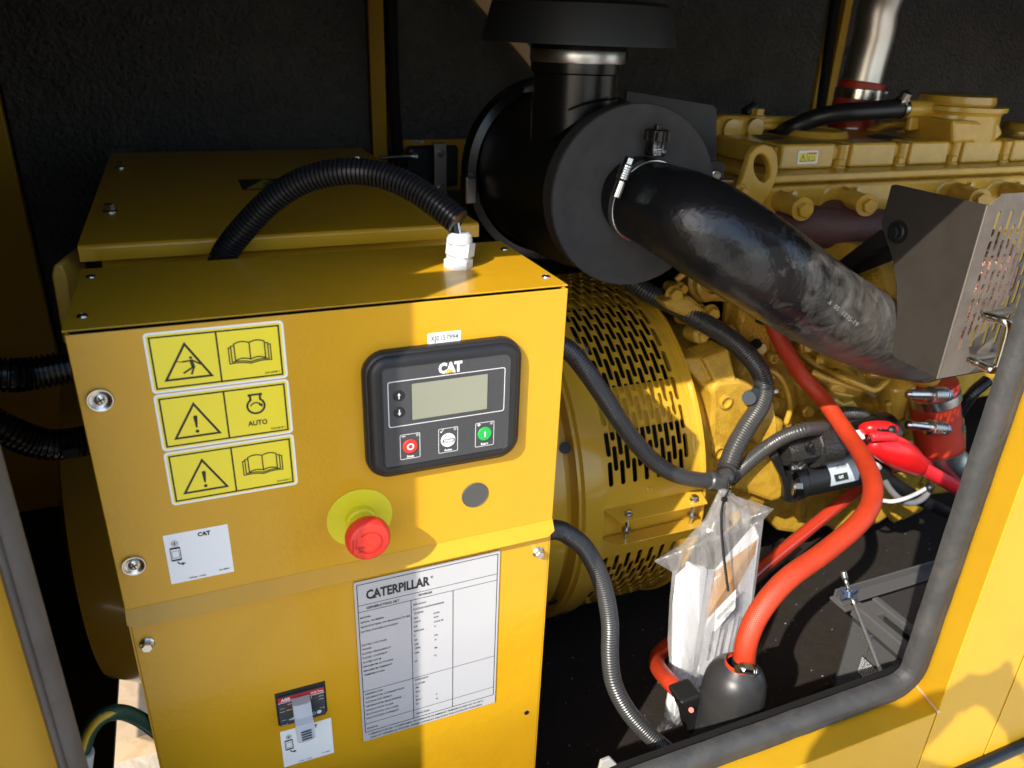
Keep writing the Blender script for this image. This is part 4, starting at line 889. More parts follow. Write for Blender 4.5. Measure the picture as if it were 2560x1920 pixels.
# mounting plate behind
m = MB(); m.slab([W(1568, 226, .46), W(1783, 262, .46), W(1792, 272, .46), W(1790, 450, .46), W(1700, 480, .46), W(1560, 300, .46)], (0, .005, 0)); m.obj('mounting_bracket', BLKS, ac, None, .001)
m = MB(); m.slab([W(1778, 402, .40), W(1806, 404, .40), W(1812, 410, .40), W(1808, 480, .40), W(1770, 470, .40)], (0, .01, 0)); m.obj('mounting_bracket', BLKS, ac, None, .001)
m = MB(); m.hexb(W(1786, 440, .398), (-.3, -1, 0), .007, .01); m.obj('bolt', ZINC, ac, .5)
m = MB(); a = W(1800, 452, .385); m.cyl(a, a+V((.02, -.004, 0)), .004, seg=10); m.obj('stud', ZINC, ac, .5)
# ================================================================ INTAKE ELBOW
el = thing('intake_hose', 'thick black dusty rubber elbow hose from air cleaner to the turbo guard', 'hose', (.8, .25, -.1))
path = [W(1585, 487, .305), W(1606, 500, .285), W(1655, 520, .255), W(1740, 560, .212), W(1886, 652, .178), W(2031, 749, .190), W(2141, 811, .225), W(2228, 852, .275), W(2310, 875, .33)]
def ef(d, t):
    return .052+.0090*min(1, max(0, (d-.02)/.10))
m = MB(); m.tube(path, .06, 40, step=.006, rf=ef); m.obj('elbow', ELB, el, 3.5)
c0, c1 = W(1598, 495, .294), W(1622, 508, .274); axc = (c1-c0).normalized()
m = MB(); m.lathe([(.0525, -.0045), (.0545, -.004), (.0545, .0045), (.0525, .005)], c0.lerp(c1, .5), axc, 48, False); hc = m.obj('hose_clamp', ZINC, el, .5)
ta, tb_ = W(1543, 480, .245), W(1572, 402, .245)
m = MB(); m.cyl(ta.lerp(tb_, -.15), ta.lerp(tb_, .35), .0062, seg=14); m.obj('clamp_barrel', CHRM, hc, .5)
m = MB()
for k in range(5): a = ta.lerp(tb_, .40+.075*k); m.lathe([(.0062, 0), (.0078, .0012), (.0078, .0028), (.0062, .004)], a, tb_-ta, 18)
m.obj('clamp_spring', ZINC, hc, .5)
m = MB(); m.hexb(ta.lerp(tb_, .80), tb_-ta, .0062, .012); m.obj('clamp_screw', ZINC, hc, .5)
p = Print(W(2050, 742, .128), (RT*.75-UP*.62).normalized(), (RT*.62+UP*.75).normalized(), -FW, .0); p.text('36Z6  05  1035-19', 0, 0, .0062, 'LEFT', .9); p.obj('printed_code', mat('faded_ink', (.13, .135, .14), .6), el)
# ================================================================ TURBO GUARD
tg = thing('turbo_guard', 'grey sheet metal turbo guard with slotted front face and wire handle', 'heat shield', (1.1, .1, -.25))
XG, YG = .985, .053
def GP(u, v): return WX(u, v, XG)
pts = [GP(2228, 464), (GP(2238, 461)), GP(2471, 513), GP(2344, 946), GP(2236, 894), GP(2230, 884), GP(2243, 777), GP(2241, 710), GP(2229, 640), GP(2208, 578), GP(2203, 560)]
pts = [V((XG, max(p.y, YG), p.z)) for p in pts]
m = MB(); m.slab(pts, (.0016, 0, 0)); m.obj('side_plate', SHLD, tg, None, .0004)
zt_, zb_ = pts[2].z, pts[3].z
# the slotted face
m = MB(); pxs, pss = .01115, .0376; nc = 26; nr = 5
x0f = 1.0027; s0f = .031-pss*nr; zs1 = .031
perforated(m, lambda x, s, d: V((x, YG+d, s)), nc, nr, pxs, pss, .0068, .0325, x0f, s0f, .0016)
m.quad((XG, YG, zb_), (x0f, YG, zb_), (x0f, YG, zt_), (XG, YG, zt_)); m.quad((x0f, YG, zb_), (x0f+nc*pxs, YG, zb_), (x0f+nc*pxs, YG, s0f), (x0f, YG, s0f))
m.add([(x0f, YG, zs1), (x0f+nc*pxs, YG, zs1), (x0f+nc*pxs, YG, zt_+.013), (XG+.018, YG, zt_+.013), (XG+.003, YG, zt_), (x0f, YG, zt_)], [(0, 1, 2, 3, 4, 5)])
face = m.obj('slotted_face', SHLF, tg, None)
m = MB(); m.slab([(XG, YG, zb_), (XG+.3, YG, zb_), (XG+.3, YG+.02, zb_-.014), (XG+.001, YG+.02, zb_-.014)], (0, .0012, .001)); m.obj('lower_flange', SHLD, tg, None)
m = MB(); m.cyl((XG-.0008, YG+.0005, zb_), (XG-.0008, YG+.0005, zt_), .0017, seg=8); m.obj('fold_edge', mat('worn_edge', (.40, .37, .33), .35, metal=.8), tg)
q = GP(2245, 580); m = MB(); m.hexb(q, (-1, 0, 0), .0088, .010); m.obj('bolt', DKST, tg, .5)
m = MB(); m.lathe([(.016, 0), (.016, .002)], q, (-1, 0, 0), 24); m.obj('washer', BLKS, tg, .5)
m = MB(); m.slab([WX(2200, 575, XG+.004), WX(2250, 600, XG+.004), WX(2228, 652, XG+.004), W(2105, 700, .31), W(2030, 760, .36), W(1990, 735, .36), W(2080, 665, .31)], (.003, 0, .0)); m.obj('support_arm', BLKM, tg, None)
m = MB(); m.tube([W(2532, 775, .050), W(2500, 780, .02), W(2464, 787, -.004), W(2490, 796, -.022), W(2514, 806, -.034), W(2520, 822, -.037), W(2505, 880, -.037), W(2492, 918, -.036), W(2478, 924, -.034), W(2455, 914, -.022), W(2427, 899, -.004), W(2458, 893, .02), W(2492, 887, .050)], .0052, 14, step=.003); m.obj('wire_handle', CHRM, tg, 2)
# copper wrapped turbocharger behind the guard
tc_ = thing('turbocharger', 'copper coloured turbo wrapping seen through the guard slots', 'turbocharger', (1.2, .3, -.2))
m = MB(); m.lathe([(.02, -.10), (.055, -.09), (.07, -.05), (.072, .0), (.07, .05), (.05, .09), (.02, .10)], (1.19, .22, -.13), (.8, .2, .4), 40); m.lathe([(.045, -.12), (.048, 0), (.045, .07)], (1.20, .25, -.12), (0, .2, 1), 30); m.obj('heat_wrap', COPR, tc_, 1)
m = MB(); m.cyl(W(2240, 770, .30), W(2290, 745, .33), .045, seg=28); m.obj('compressor_inlet', BLKS, tc_, .5)
m = MB(); m.lathe([(.03, 0), (.04, .03), (.09, .04), (.09, .07), (.05, .09)], (1.02, .31, -.17), (1, 0, 0), 36); m.obj('compressor_housing', YCA, tc_, .6)
# ================================================================ STARTER MOTOR
def sz(u, v, y): return W(1840+u/3.456, 900+v/3.456, y)
sm = thing('starter_motor', 'black starter motor with silver label, under the red hose', 'starter motor', (1.1, .3, -.5))
m = MB(); m.slab([sz(300, 850, .285), sz(370, 800, .285), sz(440, 1000, .285), sz(505, 1110, .285), sz(518, 1205, .285), sz(480, 1240, .285), sz(420, 1228, .285), sz(420, 1130, .285), sz(395, 1030, .285)], (.012, .035, 0)); m.obj('mounting_flange', BLKS, sm, None, .004)
a, b = sz(440, 1060, .305), sz(1235, 890, .305); axm = (b-a).normalized(); Lm = (b-a).length; rm = .034
m = MB(); m.lathe([(rm*1.04, 0), (rm*1.04, .02), (rm*.95, .024), (rm*.95, Lm*.78), (rm*1.02, Lm*.79), (rm*1.02, Lm*.97), (rm*.9, Lm)], a, axm, 48); m.obj('motor_body', BLKS, sm, .5)
a2, b2 = sz(400, 800, .30), sz(640, 735, .30)
m = MB(); m.lathe([(.024, 0), (.028, .012), (.030, .06), (.037, .065), (.038, .10)], a2, b2-a2, 10); m.obj('drive_housing', mat('cast_black', (.022, .021, .019), .4, bump=(220, .7, .003)), sm, .4)
m = MB(); c = sz(640, 745, .30); m.lathe([(.038, 0), (.039, .05), (.034, .055), (.034, .06)], c, axm, 40); m.obj('solenoid_collar', MATS['cast_black'], sm, .5)
m = MB(); c2 = sz(810, 710, .30); m.lathe([(.033, 0), (.033, .105), (.036, .108), (.036, .135), (.028, .145)], c2, axm, 40); m.obj('solenoid', BLK, sm, .5)
for u, v in ((560, 905), (620, 735)): m = MB(); m.hexb(sz(u, v, .262), (.1, -1, .1), .0062, .010); m.obj('bolt', DKST, sm, .5)
for u, v, s_ in ((485, 1100, .010), (472, 935, .007)): m = MB(); m.hexb(sz(u, v, .268), (.9, -.5, .1), s_, .016); m.obj('bolt', ZINC, sm, .5)
def patch(name, mt, par, o, ax, r, t0, t1, ang0, ang1, n=8):
    ax = V(ax).normalized(); vdir = (CAM-(o+ax*(t0+t1)/2)); vdir = (vdir-ax*vdir.dot(ax)).normalized(); w_ = ax.cross(vdir)
    m = MB()
    for i in range(n+1):
        g = math.radians(ang0+(ang1-ang0)*i/n); d = (vdir*math.cos(g)+w_*math.sin(g))*r; m.v += [tuple(o+ax*t0+d), tuple(o+ax*t1+d)]
    m.f = [(2*i, 2*i+1, 2*i+3, 2*i+2) for i in range(n)]; return m.obj(name, mt, par, 2), vdir, w_
lb, vd, wd = patch('label', mat('silver_label', (.46, .53, .58), .4), sm, a, axm, rm*.95+.0006, Lm*.32, Lm*.62, -38, 42)
sg = 1 if wd.z > 0 else -1
p = Print(a+axm*Lm*.33+vd*(rm*.95+.0015), axm, wd*sg, vd, .0003); p.text('3575204', Lm*.06, .006, .0055, 'LEFT', .9); p.obj('lettering', INKG, sm)
p = Print(a+axm*Lm*.33+vd*(rm*.95+.0008), axm, wd*sg, vd, .0003); p.poly([(Lm*.02, -.016), (Lm*.16, -.016), (Lm*.16, -.004), (Lm*.02, -.004)]); p.obj('black_box', INK, sm)
p = Print(a+axm*Lm*.33+vd*(rm*.95+.0014), axm, wd*sg, vd, .0003); p.text('CAT', Lm*.06, -.0125, .005, 'LEFT', .8, .03); p.obj('white_print', INKW, sm)
patch('label', WHT, sm, c2, axm, .0336, .030, .048, -20, 10)
patch('label', WHT, sm, a, axm, rm*1.02+.0006, Lm*.86, Lm*.94, -60, -15)
m = MB(); m.tube([sz(1150, 900, .27), sz(1200, 905, .262), sz(1235, 930, .265)], .006, 10, step=.004); m.obj('stud_cap', WHP, sm, 2)
# red terminal boot and battery cables
bc = thing('battery_cable', 'thick red battery cable with red rubber boot on the starter', 'cable', tuple(sz(1400, 800, .29)), 'red battery cables')
m = MB(); m.tube([sz(1085, 600, .285), sz(1150, 590, .272), sz(1260, 595, .268), sz(1370, 600, .275)], .013, 18, step=.004, rf=lambda d, t: .009+.006*math.sin(PI*min(1, d/t))); m.obj('terminal_cap', REDB, bc, 2)
m = MB(); m.tube([sz(1130, 720, .268), sz(1230, 735, .258), sz(1360, 790, .255), sz(1480, 860, .258), sz(1560, 905, .26)], .02, 22, step=.004, rf=lambda d, t: .016+.012*math.sin(PI*min(1, (d/t)**.8*.85))); m.obj('rubber_boot', REDB, bc, 2)
m = MB(); m.tube([sz(1530, 890, .26), sz(1640, 950, .26), sz(1760, 1020, .26), sz(1900, 1100, .262), sz(2050, 1190, .265)], .0135, 18, step=.006); m.obj('cable', REDC, bc, 2)
m = MB(); m.tube([sz(1140, 735, .266), sz(1150, 690, .252), sz(1165, 640, .258), sz(1190, 610, .264), sz(1260, 600, .252), sz(1330, 612, .255)], .0022, 8, step=.004); m.obj('cable_tie', BLKS, bc, 2)
m = MB(); m.lathe([(.008, 0), (.009, .006), (.005, .010)], sz(1330, 605, .256), (0, -1, .3), 12); m.obj('terminal_nut', DKST, bc, .5)
b2_ = thing('battery_cable', 'thin red cable running above the red rubber boot', 'cable', tuple(sz(1400, 690, .26)), 'red battery cables')
m = MB(); m.tube([sz(1165, 665, .25), sz(1250, 660, .244), sz(1350, 670, .246), sz(1450, 710, .25), sz(1540, 770, .265), sz(1600, 840, .285), sz(1700, 930, .31)], .0068, 14, step=.004, rf=lambda d, t: .0088 if d < .055 else .0062); m.obj('cable', REDC, b2_, 2)
def wire(name, label, cat, pts, r, mt, seg=12, group=None):
    m = MB(); m.tube(pts, r, seg, step=max(.003, r*.7)); return tag(m.obj(name, mt, None, 2), label, cat, group)
wire('black_cable', 'thick black cable slanting down behind the right door seal', 'cable', [sz(1240, 975, .29), sz(1400, 1090, .29), sz(1600, 1210, .29), sz(1850, 1330, .29)], .0125, BLKS)
wire('grey_wire', 'thin grey wire curving under the white wire', 'wire', [sz(1250, 990, .285), sz(1340, 1130, .275), sz(1430, 1210, .265), sz(1520, 1235, .26), sz(1620, 1190, .262), sz(1690, 1090, .27)], .0062, mat('wire_grey', (.17, .17, .17), .45))
wire('white_wire', 'thin white wire looping beside the red hose', 'wire', [sz(1270, 1215, .27), sz(1350, 1222, .255), sz(1450, 1200, .25), sz(1550, 1160, .255), sz(1640, 1110, .262)], .0040, WHP)
wire('black_plug', 'short black plug at the tip of the white wire', 'connector', [sz(1655, 1130, .258), sz(1690, 1075, .26)], .0078, BLKS)
cl = thing('red_tube', 'short red tube with a silver clip behind the rubber boot', 'tube', tuple(sz(1400, 930, .30)))
m = MB(); m.tube([sz(1240, 950, .31), sz(1340, 920, .30), sz(1470, 915, .30), sz(1560, 920, .31)], .012, 16, step=.006); m.obj('tube', REDH, cl, 2)
m = MB(); m.cyl(sz(1345, 918, .30), sz(1440, 915, .30), .0128, seg=22); m.obj('clip', ZINC, cl, .5)
# ================================================================ CHARGE PIPE COUPLING on the right
cc = thing('charge_coupling', 'red silicone coupling with two spring clamps on an aluminium pipe, behind right seal', 'hose', tuple(sz(1720, 500, .33)))
m = MB(); m.tube([sz(1700, 215, .33), sz(1715, 400, .33), sz(1735, 560, .325), sz(1765, 760, .315)], .044, 36, step=.008, rf=lambda d, t: .0445); m.obj('sleeve', REDS, cc, 2)
m = MB(); m.tube([sz(1765, 740, .315), sz(1790, 830, .31), sz(1870, 930, .30), sz(2000, 1010, .29)], .040, 32, step=.008); m.obj('aluminium_pipe', ALU, cc, 2)
for k, (u0, v0, u1, v1) in enumerate(((1490, 295, 1840, 300), (1490, 560, 1825, 600))):
    o_ = sz((u0+u1)/2+20, (v0+v1)/2-10, .33); ax = (sz(1765, 760, .315)-sz(1715, 400, .33)).normalized()
    m = MB(); m.lathe([(.0452, -.010), (.0468, -.009), (.0468, .009), (.0452, .010)], sz(1712 if k == 0 else 1742, 310 if k == 0 else 570, .328), ax, 40, False); b_ = m.obj('clamp_band', ZINC, cc, .5)
    p0, p1 = sz(u0, v0, .272), sz(u1, v1, .272); d = p1-p0
    m = MB(); m.cyl(p0, p0+d*.55, .0085, seg=14); m.cyl(p0-d*.05, p0, .004, seg=8); m.obj('clamp_barrel', ZINC, b_, .5)
    m = MB()
    for j in range(5): m.lathe([(.010, 0), (.0150, .0018), (.0150, .0040), (.010, .0058)], p0+d*(.52+.062*j), d, 18)
    m.obj('clamp_spring', ZINC, b_, .5)
    m = MB(); m.hexb(p0+d*.84, d, .0105, .018); m.obj('clamp_bolt', mat('bolt_blue', (.45, .52, .58), .3, metal=.9) if k == 0 else MATS['bolt_blue'], b_, .5)
# ================================================================ POLISHED PIPE at the back
ep = thing('charge_pipe', 'polished aluminium pipe with red silicone joint rising behind the engine', 'pipe', tuple(W(2140, 300, .72)))
ye = .72
m = MB(); m.tube([W(2147, 232, ye), W(2165, 160, ye), W(2186, 80, ye), W(2196, 20, ye), W(2225, -40, ye), W(2290, -90, ye)], .040, 40, step=.01); m.obj('pipe', mat('polished_pipe', (.74, .71, .67), .38, metal=1., bump=(25, .12, .004)), ep, 2)
m = MB(); m.tube([W(2125, 345, ye), W(2132, 300, ye), W(2138, 262, ye), W(2146, 240, ye), W(2156, 205, ye)], .045, 36, step=.004, rf=lambda d, t: .046 if d > t*.45 else .046+.010*(1-d/(t*.45))); m.obj('red_joint', REDS, ep, 2)
a, b = W(2144, 247, ye), W(2150, 221, ye)
m = MB(); m.lathe([(.0475, 0), (.0485, .001), (.0485, (b-a).length-.001), (.0475, (b-a).length)], a, b-a, 44, False); m.obj('band_clamp', CHRM, ep, .5)
m = MB(); m.cyl(W(2192, 233, ye-.02), W(2214, 231, ye-.02), .006, seg=12); m.hexb(W(2206, 231, ye-.02), W(2214, 231, ye-.02)-W(2206, 231, ye-.02), .008, .01); m.obj('clamp_screw', ZINC, ep, .5)
m = MB(); m.cyl(W(2120, 330, ye), W(2123, 312, ye), .047, seg=36); m.obj('lower_band', ALU, ep, .5)
m = MB(); m.lathe([(.012, 0), (.010, .010), (.0, .012)], W(2130, 128, ye+.03), (-1, -.2, 0), 16, False); m.obj('pipe_stud', mat('stud_grey', (.10, .10, .10), .5), ep, .6)
# breather hose
bh_ = thing('breather_hose', 'black rubber breather hose clamped to the engine breather outlet', 'hose', tuple(W(2150, 280, .53)))
m = MB(); m.tube([W(1930, 345, .64), W(1985, 318, .60), W(2030, 298, .585), W(2090, 284, .56), W(2160, 277, .54), W(2262, 270, .53)], .0165, 24, step=.008); m.obj('hose', mat('hose_black', (.012, .012, .012), .4), bh_, 2)
a, b = W(2248, 271, .53), W(2262, 270, .53)
m = MB(); m.lathe([(.0168, 0), (.0185, .001), (.0185, .009), (.0168, .010)], a, b-a, 32, False); h_ = m.obj('hose_clamp', ZINC, bh_, .5)
m = MB(); m.cyl(W(2246, 252, .52), W(2264, 249, .52), .009, seg=14); m.lathe([(.010, 0), (.010, .012), (.006, .014)], W(2258, 247, .515), (.1, -.4, 1), 12); m.obj('clamp_screw', ZINC, h_, .5)
# ================================================================ RED COOLANT HOSES
RG = 'red coolant hoses'
rh = thing('coolant_hose', 'long braided red coolant hose looping from engine to the black rubber boot', 'hose', (.8, .1, -.5), RG)
pts = [W(1905, 765, .41), W(1929, 805, .40), W(1958, 866, .385), W(2007, 941, .37), W(2060, 1002, .33), W(2117, 1083, .25), W(2155, 1140, .18), W(2181, 1205, .11), W(2176, 1262, .07), W(2140, 1315, .045), W(2059, 1382, .025), W(1967, 1449, .01), W(1902, 1525, -.002), W(1868, 1600, -.010), W(1858, 1675, -.014)]
hosemesh('hose', pts, .0142, REDH, rh, 24)
a, b = W(1860, 1655, -.013), W(1858, 1668, -.014)
m = MB(); m.lathe([(.0148, -.004), (.0158, -.0035), (.0158, .0035), (.0148, .004)], a, b-a, 32, False); hcl = m.obj('hose_clamp', DKST, rh, .5)
p0, p1 = W(1843, 1672, -.034), W(1893, 1680, -.034)
m = MB(); m.cyl(p0, p0.lerp(p1, .72), .0050, seg=14); m.cyl(p0.lerp(p1, .2)+V((0, 0, .003)), p0.lerp(p1, .6)+V((0, 0, .003)), .0062, seg=10); m.hexb(p0.lerp(p1, .76), p1-p0, .0050, .008); m.obj('clamp_screw', ZINC, hcl, .5)
m = MB(); m.cyl(W(1893, 792, .40), W(1912, 800, .398), .010, seg=14); m.obj('hose_end_clip', BLKS, rh, .5)
m = MB(); m.lathe([(.006, 0), (.007, .004), (.004, .006)], W(1909, 796, .385), (-.3, -1, .2), 12); m.obj('end_clip_screw', ZINC, rh, .5)
r2 = thing('coolant_hose', 'straight glossy red hose slanting down behind the starter towards the bag', 'hose', (1., .3, -.6), RG)
hosemesh('hose', [W(2170, 1205, .40), W(2120, 1243, .38), W(2050, 1300, .35), W(1970, 1366, .31), W(1900, 1424, .27), W(1820, 1500, .22)], .0125, mat('red_hose_gloss', (.55, .045, .018), .2, coat=.6), r2, 20)
r3 = thing('coolant_hose', 'short curved red hose at lower left of the bag joining the heater', 'hose', (.55, .03, -.65), RG)
hosemesh('hose', [W(1715, 1588, .24), W(1672, 1612, .215), W(1645, 1640, .18), W(1645, 1668, .13), W(1672, 1702, .075), W(1705, 1733, .045), W(1745, 1772, .02)], .0122, REDH, r3, 22)
# heater with its rubber boot
ht = thing('coolant_heater', 'black rubber booted coolant heater standing inside the door sill', 'heater', (.68, -.01, ZF))
hc0 = W(1841, 1700, -.014); ht_top = W(1850, 1655, -.014).z
hx, hy = W(1852, 1668, -.014).x-.004, -.014
m = MB(); m.lathe([(.0165, 0), (.019, -.004), (.027, -.009), (.0345, -.018), (.0395, -.031), (.0412, -.046), (.0415, -.09), (.0405, -.125), (.043, -.14), (.043, -.16)], (hx, hy, ht_top), (0, 0, 1), 56, False); m.obj('rubber_boot', mat('boot_rubber', (.030, .030, .031), .40, bump=(40, .08, .004), col2=(.044, .043, .041), mscale=22), ht, 2)
m = MB(); m.lathe([(.0172, .002), (.0185, -.001), (.0185, -.006), (.0165, -.006)], (hx, hy, ht_top), (0, 0, 1), 32, False); m.obj('red_collar', REDH, ht, .6)
m = MB(); m.cyl((hx, hy, ht_top-.15), (hx, hy, ZF), .036, seg=36); m.obj('heater_body', BLKS, ht, .5)
m = MB(); m.slab([W(1703, 1760, .005), W(1755, 1738, .005), W(1768, 1755, .005), W(1790, 1800, .005), W(1790, 1850, .005), W(1735, 1850, .005), W(1728, 1812, .005)], (0, .035, 0)); m.obj('heater_inlet', BLKS, ht, None, .004)
m = MB(); m.cyl(W(1728, 1775, .004), W(1728, 1775, -.001), .0035, seg=12); m.obj('inlet_screw', REDH, ht, .5)
# ================================================================ CORRUGATED CONDUITS
GC = 'black corrugated cable conduits'
def conduit(label, pts, r, pitch, mt=CONDM, seg=20):
    return tag(corrugated(pts, r, pitch, seg, .16 if mt is CONDM else .20).obj('corrugated_conduit', mt, None, .75 if mt is CONDM else 3.5), label, 'conduit', GC)
conduit('glossy black conduit arching over the cabinet down to the white gland', [W(540, 690, .215), W(563, 632, .21), W(613, 567, .203), W(680, 500, .193), W(762, 450, .18), W(850, 430, .165), W(935, 434, .15), W(1016, 462, .13), W(1085, 506, .108), W(1147, 556, .088)], .0128, .0043)
conduit('grey conduit sagging from cabinet side to the taped cable junction', [W(1385, 855, .19), W(1425, 879, .19), W(1460, 920, .19), W(1504, 983, .20), W(1562, 1070, .21), W(1620, 1140, .22), W(1675, 1180, .23), W(1735, 1198, .245), W(1790, 1202, .26)], .0125, .0042, CONDG)
conduit('conduit hanging from the cabinet corner down behind the sill seal', [W(1370, 1325, .08), W(1395, 1325, .085), W(1418, 1335, .085), W(1458, 1366, .085), W(1492, 1423, .085), W(1514, 1490, .083), W(1525, 1560, .08), W(1525, 1640, .072), W(1535, 1710, .06), W(1568, 1775, .045), W(1615, 1830, .03), W(1672, 1880, .015)], .0118, .0040, CONDG)
conduit('long black conduit coming from under the air cleaner to the cable junction', [W(1560, 690, .45), W(1614, 728, .43), W(1680, 760, .41), W(1748, 800, .39), W(1815, 840, .372), W(1862, 880, .36), W(1898, 925, .352), W(1911, 972, .342), W(1898, 1018, .325), W(1865, 1070, .305), W(1835, 1125, .285), W(1815, 1180, .268)], .0162, .0050, CONDG)
conduit('conduit running from the cable junction along the starter top', [W(1822, 1200, .272), W(1868, 1158, .285), W(1915, 1120, .29), W(1960, 1092, .282), W(2010, 1075, .275), W(2060, 1070, .30)], .0125, .0042, CONDG)
conduit('short conduit bent over the right end of the starter', [W(2080, 1040, .34), W(2110, 1032, .33), W(2150, 1036, .325), W(2180, 1065, .33)], .0115, .0042, CONDG)
conduit('dark conduit crossing the shadow left of the cabinet, the upper one', [W(-60, 930, .30), W(20, 938, .30), W(90, 932, .31), W(230, 905, .32)], .0185, .0055)
conduit('dark conduit sagging in the shadow left of the cabinet, the lower one', [W(-60, 1040, .28), W(20, 1078, .28), W(90, 1105, .285), W(160, 1110, .29), W(300, 1085, .31)], .0175, .0055)
conduit('thin black conduit behind the red coupling at far right', [W(2470, 950, .36), W(2430, 985, .36), W(2398, 1030, .37)], .0125, .0045)
# wires from the conduit into the gland
wire('white_wire', 'short white wire between conduit end and the white gland', 'wire', [W(1143, 552, .090), W(1147, 570, .088), W(1149, 585, .088), W(1150, 596, .089)], .0016, WHP, 8)
wire('black_wire', 'short black wire between conduit end and the white gland', 'wire', [W(1137, 556, .090), W(1138, 572, .088), W(1142, 584, .088), W(1144, 598, .089)], .0030, BLKS, 10)
# junction of the conduits, taped and tied
jn = thing('conduit_junction', 'black Y shaped conduit joint above the document bag', 'conduit joint', tuple(W(1805, 1200, .262)))
m = MB(); m.tube([W(1772, 1200, .252), W(1795, 1204, .25), W(1812, 1194, .252), W(1822, 1172, .262)], .0150, 18, step=.004); m.obj('joint_sleeve', CONDG, jn, 2)
for p0, p1 in (((1782, 1202), (1792, 1203)), ((1816, 1188), (1820, 1180))):
    a, b = W(*p0, .252), W(*p1, .256); m = MB(); m.lathe([(.0152, 0), (.0162, .0008), (.0162, .0042), (.0152, .005)], a, b-a, 24, False); m.obj('joint_tie', BLKS, jn, .5)
ct = thing('cable_tie', 'grey cable tie clasping the long black conduit', 'cable tie', tuple(W(1905, 980, .34)), 'plastic cable ties')
a, b = W(1910, 968, .342), W(1909, 978, .340)
m = MB(); m.lathe([(.0166, -.002), (.0174, -.002), (.0174, .002), (.0166, .002)], a, b-a, 28, False); m.obj('strap', BLKS, ct, .5)
m = MB(); q = W(1938, 977, .335); m.box(q.x-.004, q.x+.004, q.y-.004, q.y+.004, q.z-.003, q.z+.003); m.obj('tie_head', mat('tie_grey', (.30, .30, .30), .4), ct, None, .001)
c2_ = thing('cable_tie', 'dark cable tie wrapped round the lower left conduit', 'cable tie', tuple(W(170, 1120, .28)), 'plastic cable ties')
m = MB(); q = W(178, 1132, .262); m.box(q.x-.008, q.x+.008, q.y-.003, q.y+.003, q.z-.006, q.z+.006); m.obj('tie_head', BLKS, c2_, None, .001)
# earth cable
ec = thing('earth_cable', 'green and yellow earth cable arching at the foot of the cabinet', 'cable', tuple(W(280, 1800, .0)))
ep_ = [W(205, 1880, -.03), W(222, 1830, -.025), W(255, 1792, -.02), W(300, 1780, -.01), W(350, 1798, .005), W(400, 1835, .02)]
m = MB(); m.tube(ep_, .0066, 16, step=.004); m.obj('insulation', EARTH, ec, 2)
m = MB(); m.tube([p_+V((.0, -.0040, .0030)) for p_ in ep_], .0034, 8, step=.004); m.obj('yellow_stripe', EARY, ec, 2)
m = MB(); m.cyl(W(205, 1880, -.03), W(200, 1925, -.032), .0095, seg=16); m.obj('cable_lug', WHP, ec, .5)
# pale board on the ground seen through the cable opening
bd = MB(); q = WZ(330, 1750, ZG+.06); bd.box(q.x-.25, q.x+.3, q.y-.12, q.y+.2, ZG, ZG+.06); tag(bd.obj('timber_block', WOODM, None, None), 'pale timber block under the cable opening at the cabinet foot', 'timber')
# ================================================================ DOCUMENT BAG
dbag = thing('document_bag', 'clear plastic bag of folded papers hanging by the conduit joint', 'document bag', tuple(W(1780, 1800, .08)))
Lp = [(1797, 1226), (1790, 1240), (1762, 1296), (1705, 1358), (1634, 1403), (1681, 1430), (1674, 1500), (1669, 1600), (1676, 1690), (1660, 1780), (1638, 1833)]
Rp = [(1822, 1226), (1840, 1240), (1885, 1254), (1935, 1272), (1909, 1299), (1903, 1350), (1893, 1440), (1878, 1540), (1850, 1640), (1780, 1740), (1705, 1812)]
Yb_ = [.235, .228, .215, .205, .195, .188, .175, .155, .13, .105, .09]
rs = random.Random(11); nu = 22
def bagsheet(sign):
    m = MB(); nv = 60
    for i in range(nv+1):
        t = i/nv*(len(Lp)-1); k = min(int(t), len(Lp)-2); f = t-k
        l = (Lp[k][0]*(1-f)+Lp[k+1][0]*f, Lp[k][1]*(1-f)+Lp[k+1][1]*f); r = (Rp[k][0]*(1-f)+Rp[k+1][0]*f, Rp[k][1]*(1-f)+Rp[k+1][1]*f); y = Yb_[k]*(1-f)+Yb_[k+1]*f
        for j in range(nu+1):
            g = j/nu; b_ = math.sin(PI*g)**.6*.018*min(1, i/14)
            cr = .0022*math.sin(g*17+i*.23)*math.sin(i*.41+g*5)+.0028*math.sin(g*31-i*.12+2*math.sin(i*.2))
            if i < 18: cr += .004*math.sin(g*26+1.3*math.sin(i*.3))*(1-i/18)
            m.v.append(tuple(W(l[0]+(r[0]-l[0])*g, l[1]+(r[1]-l[1])*g, y+sign*(b_+abs(cr)*.6+cr*.5*math.sin(PI*g)))))
    for i in range(nv):
        for j in range(nu): a = i*(nu+1)+j; m.f.append((a, a+1, a+nu+2, a+nu+1))
    return m
bagsheet(-1).obj('front_sheet', BAG, dbag, 3.5); bagsheet(1).obj('back_sheet', BAG, dbag, 3.5)
m = MB(); m.tube([W(1797, 1232, .235), W(1810, 1229, .232), W(1822, 1232, .235)], .005, 8, step=.003); m.obj('gathered_neck', BAG, dbag, 2)
def sheet(name, pts, y, mt, d=.0012, par=dbag): m = MB(); m.slab([W(u, v, yy) for (u, v), yy in zip(pts, y if isinstance(y, (list, tuple)) else [y]*len(pts))], (0, d, 0)); return m.obj(name, mt, par, None)
pap = thing('paper_folder', 'manila folder with printed pages inside the clear bag', 'papers', tuple(W(1800, 1650, .15)))
